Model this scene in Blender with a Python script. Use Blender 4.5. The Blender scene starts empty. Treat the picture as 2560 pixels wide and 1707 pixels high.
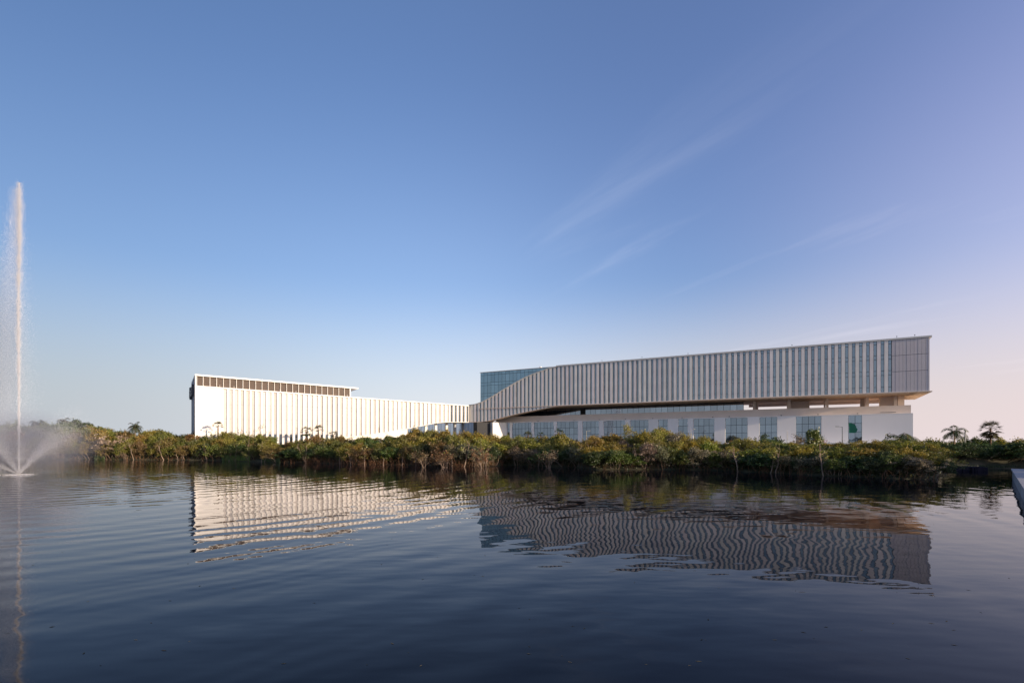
import bpy, bmesh, math, random
import numpy as np
from mathutils import Vector
R_ = math.radians
rnd = random.Random(7)
nr = np.random.RandomState(11)
sc = bpy.context.scene
COL = sc.collection

# ------------------------------------------------------------------ camera, sky, sun, exposure
F, HY, CX, CH = 1332.0, 1109.0, 1280.0, 5.0        # focal (photo px), horizon row, centre column, eye height
cam = bpy.data.cameras.new('camera'); co = bpy.data.objects.new('camera', cam); COL.objects.link(co)
co.location = (0, 0, CH); co.rotation_euler = (R_(90), 0, 0)
cam.sensor_width = 36; cam.lens = 36 * F / 2560; cam.shift_y = (HY - 853.5) / 2560
cam.clip_start = 0.3; cam.clip_end = 20000
sc.camera = co
SUN_AZ, SUN_EL = 122.9, 10.0                       # azimuth clockwise from +Y (view direction)
sv = Vector((math.sin(R_(SUN_AZ)) * math.cos(R_(SUN_EL)), math.cos(R_(SUN_AZ)) * math.cos(R_(SUN_EL)), math.sin(R_(SUN_EL))))
sl = bpy.data.lights.new('sun', 'SUN'); so = bpy.data.objects.new('sun', sl); COL.objects.link(so)
sl.energy = 4.6; sl.angle = R_(0.6); sl.color = (1.0, 0.81, 0.60)
so.rotation_euler = (-sv).to_track_quat('-Z', 'Y').to_euler()
so.location = (200, -60, 60)
w = bpy.data.worlds.new('World'); sc.world = w; w.use_nodes = True
nt = w.node_tree; N = nt.nodes; L = nt.links; N.clear()
def wn(t, **k):
    n = N.new(t)
    for a, b in k.items(): setattr(n, a, b)
    return n
def wmath(op, a, b=None, c=None):
    n = wn('ShaderNodeMath', operation=op)
    for i, v in enumerate((a, b, c)):
        if v is None: continue
        if isinstance(v, (int, float)): n.inputs[i].default_value = v
        else: L.new(v, n.inputs[i])
    return n.outputs[0]
def wmix(fac, a, b, mode='MIX'):
    n = wn('ShaderNodeMix', data_type='RGBA', blend_type=mode)
    if isinstance(fac, (int, float)): n.inputs[0].default_value = fac
    else: L.new(fac, n.inputs[0])
    for i, v in ((6, a), (7, b)):
        if isinstance(v, tuple): n.inputs[i].default_value = (*v, 1)
        else: L.new(v, n.inputs[i])
    return n.outputs[2]
def wmap(v, a, b, c=0.0, d=1.0):
    n = wn('ShaderNodeMapRange', interpolation_type='SMOOTHSTEP')
    L.new(v, n.inputs[0]); n.inputs[1].default_value = a; n.inputs[2].default_value = b
    n.inputs[3].default_value = c; n.inputs[4].default_value = d
    return n.outputs[0]
sky = wn('ShaderNodeTexSky', sky_type='NISHITA', sun_disc=False)
sky.sun_elevation = R_(SUN_EL); sky.sun_rotation = R_(SUN_AZ)
sky.altitude = 0; sky.air_density = 1.0; sky.dust_density = 2.2; sky.ozone_density = 2.2
tc = wn('ShaderNodeTexCoord'); sep = wn('ShaderNodeSeparateXYZ'); L.new(tc.outputs['Generated'], sep.inputs[0])
sx, sy_, sz = sep.outputs
tint = wmix(1.0, sky.outputs[0], (1.0, 1.01, 1.22), 'MULTIPLY')
# thin high haze near the horizon, and cirrus bands, both whiter or pinker towards the low sun
elev = wmath('MAXIMUM', sz, 0.0)
low = wmap(elev, 0.0, 0.30, 1.0, 0.0)
sunw = wmap(sx, -0.35, 0.85)
hazec = wmix(sunw, (3.9, 4.05, 4.3), (3.6, 2.95, 2.75))
mid = wmath('MULTIPLY', wmap(elev, 0.05, 0.60, 1.0, 0.0), wmap(sx, 0.5, -0.2, 0.0, 1.0))
tint = wmix(wmath('MULTIPLY', mid, 0.30), tint, (2.5, 3.2, 4.3))
tint = wmix(wmath('MULTIPLY', low, 0.95), tint, hazec)
tint = wmix(1.0, tint, wmix(wmap(sx, -0.80, 0.0), (0.62, 0.64, 0.65), (1.0, 1.0, 1.0)), 'MULTIPLY')
pinkw = wmath('MULTIPLY', wmap(sx, 0.25, 0.95), wmap(elev, 0.75, 0.10))
tint = wmix(wmath('MULTIPLY', pinkw, 0.42), tint, (4.4, 3.95, 4.5))
vio = wmath('MULTIPLY', sunw, wmap(elev, 0.02, 0.5))
tint = wmix(wmath('MULTIPLY', vio, 0.55), tint, wmix(1.0, tint, (1.18, 0.98, 1.12), 'MULTIPLY'))
# cirrus: noise on a plane far above, stretched along one wind direction
pl = wn('ShaderNodeVectorMath', operation='DIVIDE'); L.new(tc.outputs['Generated'], pl.inputs[0])
cz = wn('ShaderNodeCombineXYZ'); den = wmath('ADD', elev, 0.12)
for i in range(3): L.new(den, cz.inputs[i])
L.new(cz.outputs[0], pl.inputs[1])
mp = wn('ShaderNodeMapping'); L.new(pl.outputs[0], mp.inputs[0])
mp.vector_type = 'TEXTURE'; mp.inputs['Rotation'].default_value = (0, 0, R_(-60)); mp.inputs['Scale'].default_value = (2.2, 0.42, 1.0)
mp.inputs['Location'].default_value = (0.35, 0.2, 0)
no = wn('ShaderNodeTexNoise'); L.new(mp.outputs[0], no.inputs['Vector'])
no.inputs['Scale'].default_value = 1.1; no.inputs['Detail'].default_value = 7; no.inputs['Roughness'].default_value = 0.55
no.inputs['Distortion'].default_value = 0.35
ci = wmath('MULTIPLY', wmap(no.outputs[0], 0.56, 0.84), wmap(sx, -0.25, 0.45))
ci = wmath('MULTIPLY', ci, wmap(elev, 0.62, 0.30))
tint = wmix(wmath('MULTIPLY', ci, 0.24), tint, wmix(sunw, (4.0, 4.5, 5.4), (5.2, 4.7, 5.0)))
bg = wn('ShaderNodeBackground'); bg.inputs[1].default_value = 0.15; L.new(tint, bg.inputs[0])
wo = wn('ShaderNodeOutputWorld'); L.new(bg.outputs[0], wo.inputs[0])
sc.view_settings.view_transform = 'Standard'; sc.view_settings.look = 'None'
sc.view_settings.gamma = 1; sc.view_settings.exposure = 0.55
sc.render.engine = 'CYCLES'
try:
    sc.cycles.max_bounces = 8; sc.cycles.transparent_max_bounces = 12
except Exception: pass

# ------------------------------------------------------------------ helpers
def tag(o, label=None, cat=None, group=None, kind=None):
    if label: o['label'] = label
    if cat: o['category'] = cat
    if group: o['group'] = group
    if kind: o['kind'] = kind
    return o
def empty(name, loc=(0, 0, 0), rz=0, parent=None):
    o = bpy.data.objects.new(name, None); COL.objects.link(o); o.empty_display_size = 0.5
    o.location = loc; o.rotation_euler = (0, 0, rz)
    if parent: o.parent = parent
    return o
def mesh_obj(name, vs, fs, mat=None, parent=None, smooth=False):
    me = bpy.data.meshes.new(name); me.from_pydata([tuple(v) for v in vs], [], fs); me.update()
    if mat: me.materials.append(mat)
    if smooth:
        me.polygons.foreach_set('use_smooth', [True] * len(me.polygons))
    o = bpy.data.objects.new(name, me); COL.objects.link(o)
    if parent: o.parent = parent
    return o
HF = [(0, 3, 2, 1), (4, 5, 6, 7), (0, 1, 5, 4), (1, 2, 6, 5), (2, 3, 7, 6), (3, 0, 4, 7)]
class MB:
    def __init__(s): s.v = []; s.f = []
    def add(s, vs, fs):
        b = len(s.v); s.v += [tuple(v) for v in vs]; s.f += [tuple(i + b for i in f) for f in fs]; return s
    def hexa(s, fr, t0, t1, d0, d1, zb, zt):
        """box in a wall frame; zb / zt number or (at t0, at t1)"""
        zb = zb if isinstance(zb, tuple) else (zb, zb); zt = zt if isinstance(zt, tuple) else (zt, zt)
        c = [(t0, d0, 0), (t1, d0, 1), (t1, d1, 1), (t0, d1, 0)]
        vs = [fr(t, d, zb[i]) for t, d, i in c] + [fr(t, d, zt[i]) for t, d, i in c]
        return s.add(vs, HF)
    def box(s, x0, x1, y0, y1, z0, z1): return s.hexa(lambda t, d, z: (t, d, z), x0, x1, y0, y1, z0, z1)
    def prism(s, pts, zb, zt):
        n = len(pts)
        zb = zb if isinstance(zb, (list, tuple)) else [zb] * n; zt = zt if isinstance(zt, (list, tuple)) else [zt] * n
        vs = [(p[0], p[1], zb[i]) for i, p in enumerate(pts)] + [(p[0], p[1], zt[i]) for i, p in enumerate(pts)]
        fs = [tuple(range(n))[::-1], tuple(range(n, 2 * n))] + [(i, (i + 1) % n, (i + 1) % n + n, i + n) for i in range(n)]
        return s.add(vs, fs)
    def tube(s, a, b, ra, rb, n=6):
        a = Vector(a); b = Vector(b); d = (b - a)
        if d.length < 1e-6: return s
        d.normalize(); u = d.orthogonal().normalized(); v = d.cross(u)
        vs = []
        for p, r in ((a, ra), (b, rb)):
            for i in range(n):
                an = 2 * math.pi * i / n
                vs.append(p + (u * math.cos(an) + v * math.sin(an)) * r)
        fs = [(i, (i + 1) % n, (i + 1) % n + n, i + n) for i in range(n)] + [tuple(range(n))[::-1], tuple(range(n, 2 * n))]
        return s.add(vs, fs)
    def build(s, name, mat, parent=None, smooth=False): return mesh_obj(name, s.v, s.f, mat, parent, smooth)

# ------------------------------------------------------------------ materials
def newmat(name):
    m = bpy.data.materials.new(name); m.use_nodes = True; n = m.node_tree
    n.nodes.clear(); out = n.nodes.new('ShaderNodeOutputMaterial'); return m, n, out
def principled(name, col, rough=0.6, spec=0.3, noise=0.0, nscale=0.6, objvar=0.0, bump=0.0, bscale=8, metal=0.0, stretch=(1, 1, 1), huevar=0.0):
    m, n, out = newmat(name); p = n.nodes.new('ShaderNodeBsdfPrincipled'); n.links.new(p.outputs[0], out.inputs[0])
    p.inputs['Roughness'].default_value = rough; p.inputs['Specular IOR Level'].default_value = spec; p.inputs['Metallic'].default_value = metal
    p.inputs['Base Color'].default_value = (*col, 1)
    cur = None
    tcn = n.nodes.new('ShaderNodeTexCoord'); mpn = n.nodes.new('ShaderNodeMapping'); n.links.new(tcn.outputs['Object'], mpn.inputs[0])
    mpn.inputs['Scale'].default_value = stretch
    rgb = n.nodes.new('ShaderNodeRGB'); rgb.outputs[0].default_value = (*col, 1); cur = rgb.outputs[0]
    if noise:
        t = n.nodes.new('ShaderNodeTexNoise'); t.inputs['Scale'].default_value = nscale; t.inputs['Detail'].default_value = 5
        n.links.new(mpn.outputs[0], t.inputs[0])
        mr = n.nodes.new('ShaderNodeMapRange'); mr.inputs[1].default_value = .3; mr.inputs[2].default_value = .7
        mr.inputs[3].default_value = 1 - noise; mr.inputs[4].default_value = 1 + noise * .6
        n.links.new(t.outputs[0], mr.inputs[0])
        mx = n.nodes.new('ShaderNodeMix'); mx.data_type = 'RGBA'; mx.blend_type = 'MULTIPLY'; mx.inputs[0].default_value = 1
        n.links.new(cur, mx.inputs[6]); n.links.new(mr.outputs[0], mx.inputs[7]); cur = mx.outputs[2]
    if objvar or huevar:
        oi = n.nodes.new('ShaderNodeObjectInfo'); hs = n.nodes.new('ShaderNodeHueSaturation')
        a = n.nodes.new('ShaderNodeMapRange'); a.inputs[3].default_value = 1 - objvar; a.inputs[4].default_value = 1 + objvar * .5
        n.links.new(oi.outputs['Random'], a.inputs[0]); n.links.new(a.outputs[0], hs.inputs['Value'])
        wn_ = n.nodes.new('ShaderNodeTexWhiteNoise'); wn_.noise_dimensions = '1D'; n.links.new(oi.outputs['Random'], wn_.inputs['W'])
        b = n.nodes.new('ShaderNodeMapRange'); b.inputs[3].default_value = .5 - huevar; b.inputs[4].default_value = .5 + huevar
        n.links.new(wn_.outputs[0], b.inputs[0]); n.links.new(b.outputs[0], hs.inputs['Hue'])
        n.links.new(cur, hs.inputs['Color']); cur = hs.outputs[0]
    n.links.new(cur, p.inputs['Base Color'])
    if bump:
        t = n.nodes.new('ShaderNodeTexNoise'); t.inputs['Scale'].default_value = bscale; t.inputs['Detail'].default_value = 4
        n.links.new(mpn.outputs[0], t.inputs[0]); b = n.nodes.new('ShaderNodeBump'); b.inputs['Strength'].default_value = bump
        n.links.new(t.outputs[0], b.inputs['Height']); n.links.new(b.outputs[0], p.inputs['Normal'])
    return m
def glassmat(name, base, tint, fac=.5, wav=.004, rough=.02, objvar=.12, tilt=.012):
    """coated facade glass over a dim interior: a mirror layer over a dark body, each pane a hair out of plane"""
    m, n, out = newmat(name)
    df = n.nodes.new('ShaderNodeBsdfDiffuse'); gl = n.nodes.new('ShaderNodeBsdfGlossy'); gl.inputs['Roughness'].default_value = rough
    gl.inputs['Color'].default_value = (*tint, 1)
    oi = n.nodes.new('ShaderNodeObjectInfo'); hs = n.nodes.new('ShaderNodeHueSaturation'); hs.inputs['Color'].default_value = (*base, 1)
    a = n.nodes.new('ShaderNodeMapRange'); a.inputs[3].default_value = 1 - objvar * 2; a.inputs[4].default_value = 1 + objvar * 2
    n.links.new(oi.outputs['Random'], a.inputs[0]); n.links.new(a.outputs[0], hs.inputs['Value']); n.links.new(hs.outputs[0], df.inputs[0])
    lw = n.nodes.new('ShaderNodeFresnel'); lw.inputs[0].default_value = 1.5
    mr = n.nodes.new('ShaderNodeMapRange'); mr.inputs[1].default_value = .04; mr.inputs[2].default_value = 1; mr.inputs[3].default_value = fac; mr.inputs[4].default_value = 1
    n.links.new(lw.outputs[0], mr.inputs[0])
    vr = n.nodes.new('ShaderNodeMapRange'); vr.inputs[3].default_value = .86; vr.inputs[4].default_value = 1.08; n.links.new(oi.outputs['Random'], vr.inputs[0])
    vm = n.nodes.new('ShaderNodeMath'); vm.operation = 'MULTIPLY'; n.links.new(mr.outputs[0], vm.inputs[0]); n.links.new(vr.outputs[0], vm.inputs[1])
    mx = n.nodes.new('ShaderNodeMixShader'); n.links.new(vm.outputs[0], mx.inputs[0]); n.links.new(df.outputs[0], mx.inputs[1]); n.links.new(gl.outputs[0], mx.inputs[2])
    # normal: geometry + tiny per-pane tilt + slow waviness
    ge = n.nodes.new('ShaderNodeNewGeometry'); wnz = n.nodes.new('ShaderNodeTexWhiteNoise'); wnz.noise_dimensions = '1D'
    n.links.new(oi.outputs['Random'], wnz.inputs['W'])
    s1 = n.nodes.new('ShaderNodeVectorMath'); s1.operation = 'SUBTRACT'; n.links.new(wnz.outputs['Color'], s1.inputs[0]); s1.inputs[1].default_value = (.5, .5, .5)
    s2 = n.nodes.new('ShaderNodeVectorMath'); s2.operation = 'SCALE'; n.links.new(s1.outputs[0], s2.inputs[0]); s2.inputs['Scale'].default_value = tilt * 2
    tn = n.nodes.new('ShaderNodeTexNoise'); tn.inputs['Scale'].default_value = .5; tn.inputs['Detail'].default_value = 1
    n.links.new(ge.outputs['Position'], tn.inputs[0])
    s3 = n.nodes.new('ShaderNodeVectorMath'); s3.operation = 'SUBTRACT'; n.links.new(tn.outputs['Color'], s3.inputs[0]); s3.inputs[1].default_value = (.5, .5, .5)
    s4 = n.nodes.new('ShaderNodeVectorMath'); s4.operation = 'SCALE'; n.links.new(s3.outputs[0], s4.inputs[0]); s4.inputs['Scale'].default_value = wav * 4
    ad = n.nodes.new('ShaderNodeVectorMath'); n.links.new(ge.outputs['Normal'], ad.inputs[0]); n.links.new(s2.outputs[0], ad.inputs[1])
    ad2 = n.nodes.new('ShaderNodeVectorMath'); n.links.new(ad.outputs[0], ad2.inputs[0]); n.links.new(s4.outputs[0], ad2.inputs[1])
    nm = n.nodes.new('ShaderNodeVectorMath'); nm.operation = 'NORMALIZE'; n.links.new(ad2.outputs[0], nm.inputs[0]); n.links.new(nm.outputs[0], gl.inputs['Normal'])
    n.links.new(mx.outputs[0], out.inputs[0])
    return m
M = {}
M['white'] = principled('white_cladding', (.80, .78, .73), .45, .3, noise=.04, nscale=.25, objvar=.02)
M['fin_r'] = principled('pale_stone_cladding', (.88, .80, .73), .6, .2, noise=.08, nscale=.35, objvar=.09, huevar=.025)
M['fin_l'] = principled('white_fin', (.80, .77, .71), .5, .3, noise=.03, objvar=.03)
M['panel'] = principled('grey_metal_panel', (.60, .54, .53), .5, .2, noise=.03, objvar=.035, huevar=.01)
M['fascia'] = principled('fascia_metal', (.66, .63, .58), .45, .3, noise=.04)
M['podium'] = principled('painted_render', (.88, .84, .81), .7, .2, noise=.05, nscale=.12, objvar=.02, stretch=(1, 1, .35))
M['parapet'] = principled('warm_render', (.76, .65, .57), .75, .2, noise=.07, nscale=.2)
M['soffit'] = principled('soffit_render', (.74, .56, .42), .7, .2, noise=.05, nscale=.3)
M['dark'] = principled('dark_mullion', (.035, .045, .06), .4, .4)
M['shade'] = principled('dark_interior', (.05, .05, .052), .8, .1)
M['louvre'] = principled('brown_louvre_panel', (.105, .078, .062), .55, .25, noise=.12, nscale=1.2, objvar=.08)
M['grey'] = principled('grey_and_shade_wall', (.34, .34, .36), .7, .2, noise=.06, nscale=.3)  # grey paint; also carries the shade of the end wall and two columns
M['gl_r'] = glassmat('blue_glass', (.03, .045, .06), (.56, .65, .75), .41, tilt=.006, wav=.003)
M['gl_s'] = glassmat('terrace_glass', (.045, .06, .075), (.64, .72, .82), .45, tilt=.0006, wav=.0006)
M['gl_b'] = glassmat('teal_curtain_glass', (.03, .065, .085), (.50, .68, .80), .50, tilt=.006)
M['gl_l'] = glassmat('glass_with_painted_glare', (.60, .55, .49), (1, .97, .93), .34, objvar=.10, tilt=.02, wav=.01)  # bright sky reflection put into a pale body colour
M['gl_d'] = glassmat('dark_glass', (.03, .04, .05), (.6, .7, .8), .25)
M['gl_under'] = glassmat('pale_blue_glass', (.16, .20, .27), (.88, .92, 1), .62, tilt=.004, wav=.002)
M['red'] = principled('red_letters', (.45, .03, .04), .4, .4)
M['green'] = principled('green_film', (.005, .13, .075), .4, .4)
M['pole'] = principled('grey_pole_paint', (.30, .29, .27), .5, .4)
M['concrete'] = principled('pier_concrete', (.33, .33, .34), .85, .15, noise=.22, nscale=.7, bump=.25, bscale=3)
M['stone'] = principled('dark_wet_stone', (.018, .018, .028), .9, .05, noise=.3, nscale=1.2)
M['bark'] = principled('pale_bark', (.30, .22, .165), .85, .1, noise=.25, nscale=2, objvar=.25)
M['bark_d'] = principled('brown_bark', (.15, .095, .06), .9, .1, noise=.25, nscale=2, objvar=.25)

def leafmat(name, rough=.55, transl=.38, var=.62):
    m, n, out = newmat(name)
    oi = n.nodes.new('ShaderNodeObjectInfo'); ge = n.nodes.new('ShaderNodeNewGeometry')
    hs = n.nodes.new('ShaderNodeHueSaturation'); n.links.new(oi.outputs['Color'], hs.inputs['Color'])
    a = n.nodes.new('ShaderNodeMapRange'); a.inputs[3].default_value = 1 - var; a.inputs[4].default_value = 1 + var
    n.links.new(ge.outputs['Random Per Island'], a.inputs[0])
    wz = n.nodes.new('ShaderNodeTexWhiteNoise'); wz.noise_dimensions = '1D'; n.links.new(ge.outputs['Random Per Island'], wz.inputs['W'])
    h = n.nodes.new('ShaderNodeMapRange'); h.inputs[3].default_value = .475; h.inputs[4].default_value = .54
    # clump-sized drift of hue between olive and rust
    tn = n.nodes.new('ShaderNodeTexNoise'); tn.inputs['Scale'].default_value = .55; tn.inputs['Detail'].default_value = 3
    n.links.new(ge.outputs['Position'], tn.inputs[0])
    mixr = n.nodes.new('ShaderNodeMath'); mixr.operation = 'MULTIPLY_ADD'; n.links.new(wz.outputs[0], mixr.inputs[0]); mixr.inputs[1].default_value = .45
    sc2 = n.nodes.new('ShaderNodeMath'); sc2.operation = 'MULTIPLY'; n.links.new(tn.outputs[0], sc2.inputs[0]); sc2.inputs[1].default_value = .58
    n.links.new(sc2.outputs[0], mixr.inputs[2]); n.links.new(mixr.outputs[0], h.inputs[0])
    n.links.new(h.outputs[0], hs.inputs['Hue']); n.links.new(a.outputs[0], hs.inputs['Value'])
    df = n.nodes.new('ShaderNodeBsdfDiffuse'); tr = n.nodes.new('ShaderNodeBsdfTranslucent'); gl = n.nodes.new('ShaderNodeBsdfGlossy')
    gl.inputs['Roughness'].default_value = .45
    n.links.new(hs.outputs[0], df.inputs[0]); n.links.new(hs.outputs[0], tr.inputs[0])
    mx = n.nodes.new('ShaderNodeMixShader'); mx.inputs[0].default_value = transl
    n.links.new(df.outputs[0], mx.inputs[1]); n.links.new(tr.outputs[0], mx.inputs[2])
    m2 = n.nodes.new('ShaderNodeMixShader'); m2.inputs[0].default_value = .04
    n.links.new(mx.outputs[0], m2.inputs[1]); n.links.new(gl.outputs[0], m2.inputs[2]); n.links.new(m2.outputs[0], out.inputs[0])
    return m
M['leaf'] = leafmat('leaf')

# ------------------------------------------------------------------ where things stand (metres; +Y is the view direction)
U = (-.8675, .4974); V = (.4974, .8675)                 # right wing: along the front (leftwards) and into the building
RC = (108.9, 139.0)                                     # its right front corner
def fr_r(t, d, z): return (RC[0] + U[0] * t + V[0] * d, RC[1] + U[1] * t + V[1] * d, z)
P0 = (-101.1, 170.0); NK = (-17.1, 211.3)
LLEN = math.hypot(NK[0] - P0[0], NK[1] - P0[1]); W = ((NK[0] - P0[0]) / LLEN, (NK[1] - P0[1]) / LLEN)
VL = (-W[1], W[0])                                      # into the left wing
def fr_l(s, d, z): return (P0[0] + W[0] * s + VL[0] * d, P0[1] + W[1] * s + VL[1] * d, z)
def t_px(fr, px, d=0.0):
    k = (px - CX) / F; a = fr(0, d, 0); b = fr(1, d, 0)
    dx, dy = b[0] - a[0], b[1] - a[1]
    return (k * a[1] - a[0]) / (dx - k * dy)
def z_at(fr, t, d, py): return CH + (HY - py) / F * fr(t, d, 0)[1]
def interp(x, xs, ys): return float(np.interp(x, xs, ys))
GROUND = 4.3
ZR_T, ZR_B = 32.75, 18.66
# S-curve of the white ribbon on the right wing
top_px = [(1420, 913.7), (1391, 917.5), (1374, 921.3), (1353, 928.7), (1333, 935.9), (1310, 945.8), (1287, 958.4), (1264, 971.8), (1241, 986), (1218, 999.4), (1200, 1007.8), (1187.7, 1011.6), (1172, 1013.5)]
bot_px = [(1420, 1013.5), (1400, 1014.3), (1379, 1017), (1353, 1021.6), (1327, 1027), (1302, 1032.3), (1272, 1039.2), (1241, 1047.3), (1218, 1052.2), (1200, 1054.3), (1172, 1054.6)]
def curve(fr, pts):
    ts = [t_px(fr, p[0]) for p in pts]; return ts, [z_at(fr, t, 0, p[1]) for t, p in zip(ts, pts)]
ctT, ctZ = curve(fr_r, top_px); cbT, cbZ = curve(fr_r, bot_px)
ctZ[0] = ZR_T; cbZ[0] = ZR_B
def rt(t): return interp(t, ctT, ctZ)
def rb(t): return interp(t, cbT, cbZ)
TN = t_px(fr_r, 1172)
lb_px = [(866, 1092.3), (874, 1091.2), (931, 1085), (979, 1077.6), (1026.7, 1069.3), (1062, 1062), (1088.6, 1056.7), (1117, 1054.3), (1172, 1054.6)]
lbT, lbZ = curve(fr_l, lb_px)
lbT = [lbT[0] - 14] + lbT; lbZ = [4.3] + lbZ
def lt(s): return interp(s, [0, LLEN], [23.58, ctZ[-1]])
def lb(s): return max(4.3, interp(s, lbT, lbZ))
def pent(s): return 27.17 - (27.17 - 25.2) * s / 50.8

# ================================================================== THE RIGHT WING
rw = tag(empty('hospital_building', fr_r(70, 6, GROUND)), 'long raised block of blue glass strips and stone fins sweeping down to the left', 'building')
def PB(mb, name, mat, par, smooth=False):
    """build a part whose vertices are in world space under an Empty at par (offset the vertices)"""
    base = par.location
    mb.v = [(v[0] - base[0], v[1] - base[1], v[2] - base[2]) for v in mb.v]
    return mb.build(name, mat, par, smooth)
def SUB(mb, name, mat, part, root):
    base = Vector(root.location); mb.v = [(v[0] - base[0], v[1] - base[1], v[2] - base[2]) for v in mb.v]
    return mb.build(name, mat, part)
T1201 = t_px(fr_r, 1201, .5)
BD = 28.0
# body of the raised block (behind glass), soffit, roof
PB(MB().hexa(fr_r, 0.3, T1201 - .25, .75, BD, ZR_B + .12, ZR_T - .1), 'core_wall', M['shade'], rw)
PB(MB().hexa(fr_r, -.55, T1201, -.35, BD, ZR_B - .12, ZR_B + .1), 'soffit_slab', M['soffit'], rw)
o = MB()
o.hexa(fr_r, -.5, ctT[1], -.30, BD + .3, ZR_T + .02, ZR_T + .47)
o.hexa(fr_r, ctT[1], T1201 + .05, .1, BD + .3, ZR_T + .02, ZR_T + .2)
PB(o, 'roof_slab', M['fascia'], rw)
# right gable
PB(MB().hexa(fr_r, 0, .28, -.12, BD, ZR_B + .11, ZR_T), 'end_wall', M['panel'], rw)
# ribbon body down the S-curve (the bridge), in segments
o = MB(); n_ = 26
for i in range(n_):
    a = ctT[1] + (TN - ctT[1]) * i / n_; b = ctT[1] + (TN - ctT[1]) * (i + 1) / n_
    if rb(a) < ZR_B - .02 or a > T1201:
        zt = (min(rt(a) - .1, ZR_B - .13) if a < T1201 - 1 else rt(a) - .1, min(rt(b) - .1, ZR_B - .13) if a < T1201 - 1 else rt(b) - .1)
        zb = (rb(a) + .16, rb(b) + .16)
        if zt[0] > zb[0] + .05 or zt[1] > zb[1] + .05: o.hexa(fr_r, a, b, .76, 2.2 if a < T1201 - 1 else 9, zb, (max(zt[0], zb[0] + .02), max(zt[1], zb[1] + .02)))
PB(o, 'bridge_core', M['shade'], rw)
o = MB(); o2 = MB(); n_ = 40
for i in range(n_):                                     # soffit and top edge trim of the ribbon
    a = ctT[1] + (TN - ctT[1]) * i / n_; b = ctT[1] + (TN - ctT[1]) * (i + 1) / n_
    if min(rb(a), rb(b)) < ZR_B - .14: o.hexa(fr_r, a, b, -.22, 2.6 if a < T1201 - 1 else 9, (rb(a) - .15, rb(b) - .15), (rb(a) + .02, rb(b) + .02))
    o2.hexa(fr_r, a, b, -.32, .74 if a < T1201 else 9, (rt(a) + .0, rt(b) + .0), (rt(a) + .32, rt(b) + .32))
PB(o, 'ribbon_soffit', M['soffit'], rw); PB(o2, 'ribbon_coping', M['fascia'], rw)
# bottom edge trim along the straight part
PB(MB().hexa(fr_r, .0, cbT[1], -.3, -.13, ZR_B - .1, ZR_B + .22), 'edge_trim', M['fascia'], rw)
# windows and fins
MOD, WW = 1.641, .80
LINES = [20.3, 23.5, 24.66, 27.8, 28.9, 31.9]
t0 = 8.05; i = 0
while t0 + WW < TN - .2:
    a, b = t0, t0 + WW; c = min(t0 + MOD, TN)
    za, zb2 = rt(a), rt(b)
    win = PB(MB().hexa(fr_r, a, b, .22, .30, (rb(a) + .05, rb(b) + .05), (za - .02, zb2 - .02)), 'window', M['gl_r'] if i < 82 else M['gl_l'], rw)
    fm = MB()
    fm.hexa(fr_r, a, a + .085, .05, .21, (rb(a), rb(a)), (za, za)); fm.hexa(fr_r, b - .085, b, .05, .21, (rb(b), rb(b)), (zb2, zb2))
    for z in LINES:
        if rb(b) + .4 < z < min(za, zb2) - .3: fm.hexa(fr_r, a + .087, b - .087, .10, .21, z - .05, z + .05)
    SUB(fm, 'frame', M['dark'], win, rw)
    PB(MB().hexa(fr_r, b + .002, c - .002, -.12, .32, (rb(b), rb(c)), (rt(b), rt(c))), 'cladding_fin', M['fin_r'], rw)
    t0 += MOD; i += 1
# blank end panels: ten columns, three storeys
pz = [ZR_B + .02, 24.25, 28.55, ZR_T]
PB(MB().hexa(fr_r, .28, 8.04, .0, .3, ZR_B + .12, ZR_T - .02), 'backing_wall', M['dark'], rw)
pw = (8.04 - .02) / 10
for c in range(10):
    for r in range(3):
        PB(MB().hexa(fr_r, .02 + c * pw + .02, .02 + (c + 1) * pw - .02, -.1 - .006 * ((c * 7 + r * 3) % 3), -.003, pz[r] + (.05 if r else .2), pz[r + 1] - .05), 'wall_panel', M['panel'], rw)
# teal curtain wall rising behind the sweep of the ribbon
rows = [20.3, 23.5, 24.6, 27.7, 28.8, 31.7, 32.75]
ncol = int((T1201 - ctT[2]) / MOD)
PB(MB().hexa(fr_r, ctT[2], T1201, .62, .74, ZR_B + .15, ZR_T), 'curtain_frame', M['dark'], rw)
for c in range(ncol + 1):
    b = T1201 - c * MOD; a = b - MOD
    for r in range(len(rows) - 1):
        if rows[r + 1] < min(rt(a), rt(b)) - .3: continue
        PB(MB().hexa(fr_r, a + .045, b - .045, .5, .615, rows[r] + .05, rows[r + 1] - .05), 'pane', M['gl_b'], rw)
# storey between podium and raised block
PAR_T = 15.6
D1 = 12.5
ta, tb = t_px(fr_r, 1859, D1), t_px(fr_r, 1255, D1)
PB(MB().hexa(fr_r, ta + .02, tb, D1 + .15, D1 + .6, 13.3, ZR_B - .13), 'strip_core', M['shade'], rw)
n_ = int((tb - ta) / 2.02)
for c in range(n_):
    a = ta + (tb - ta) * c / n_; b = ta + (tb - ta) * (c + 1) / n_
    if abs(a - t_px(fr_r, 1460, D1)) < 1.2: continue
    PB(MB().hexa(fr_r, a + .05, b - .05, D1, D1 + .1, 14.4, ZR_B - .45), 'strip_pane', M['gl_s'], rw)
PB(MB().hexa(fr_r, ta, tb, D1 - .1, D1 + .14, ZR_B - .44, ZR_B - .14), 'strip_head', M['dark'], rw)
def blk(px0, px1, d0, d1, name, mat, z0=14.4, z1=ZR_B - .125):
    a = t_px(fr_r, px1, d0); b = t_px(fr_r, px0, d0)
    PB(MB().hexa(fr_r, a, b, d0, d1, z0, z1), name, mat, rw)
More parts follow.
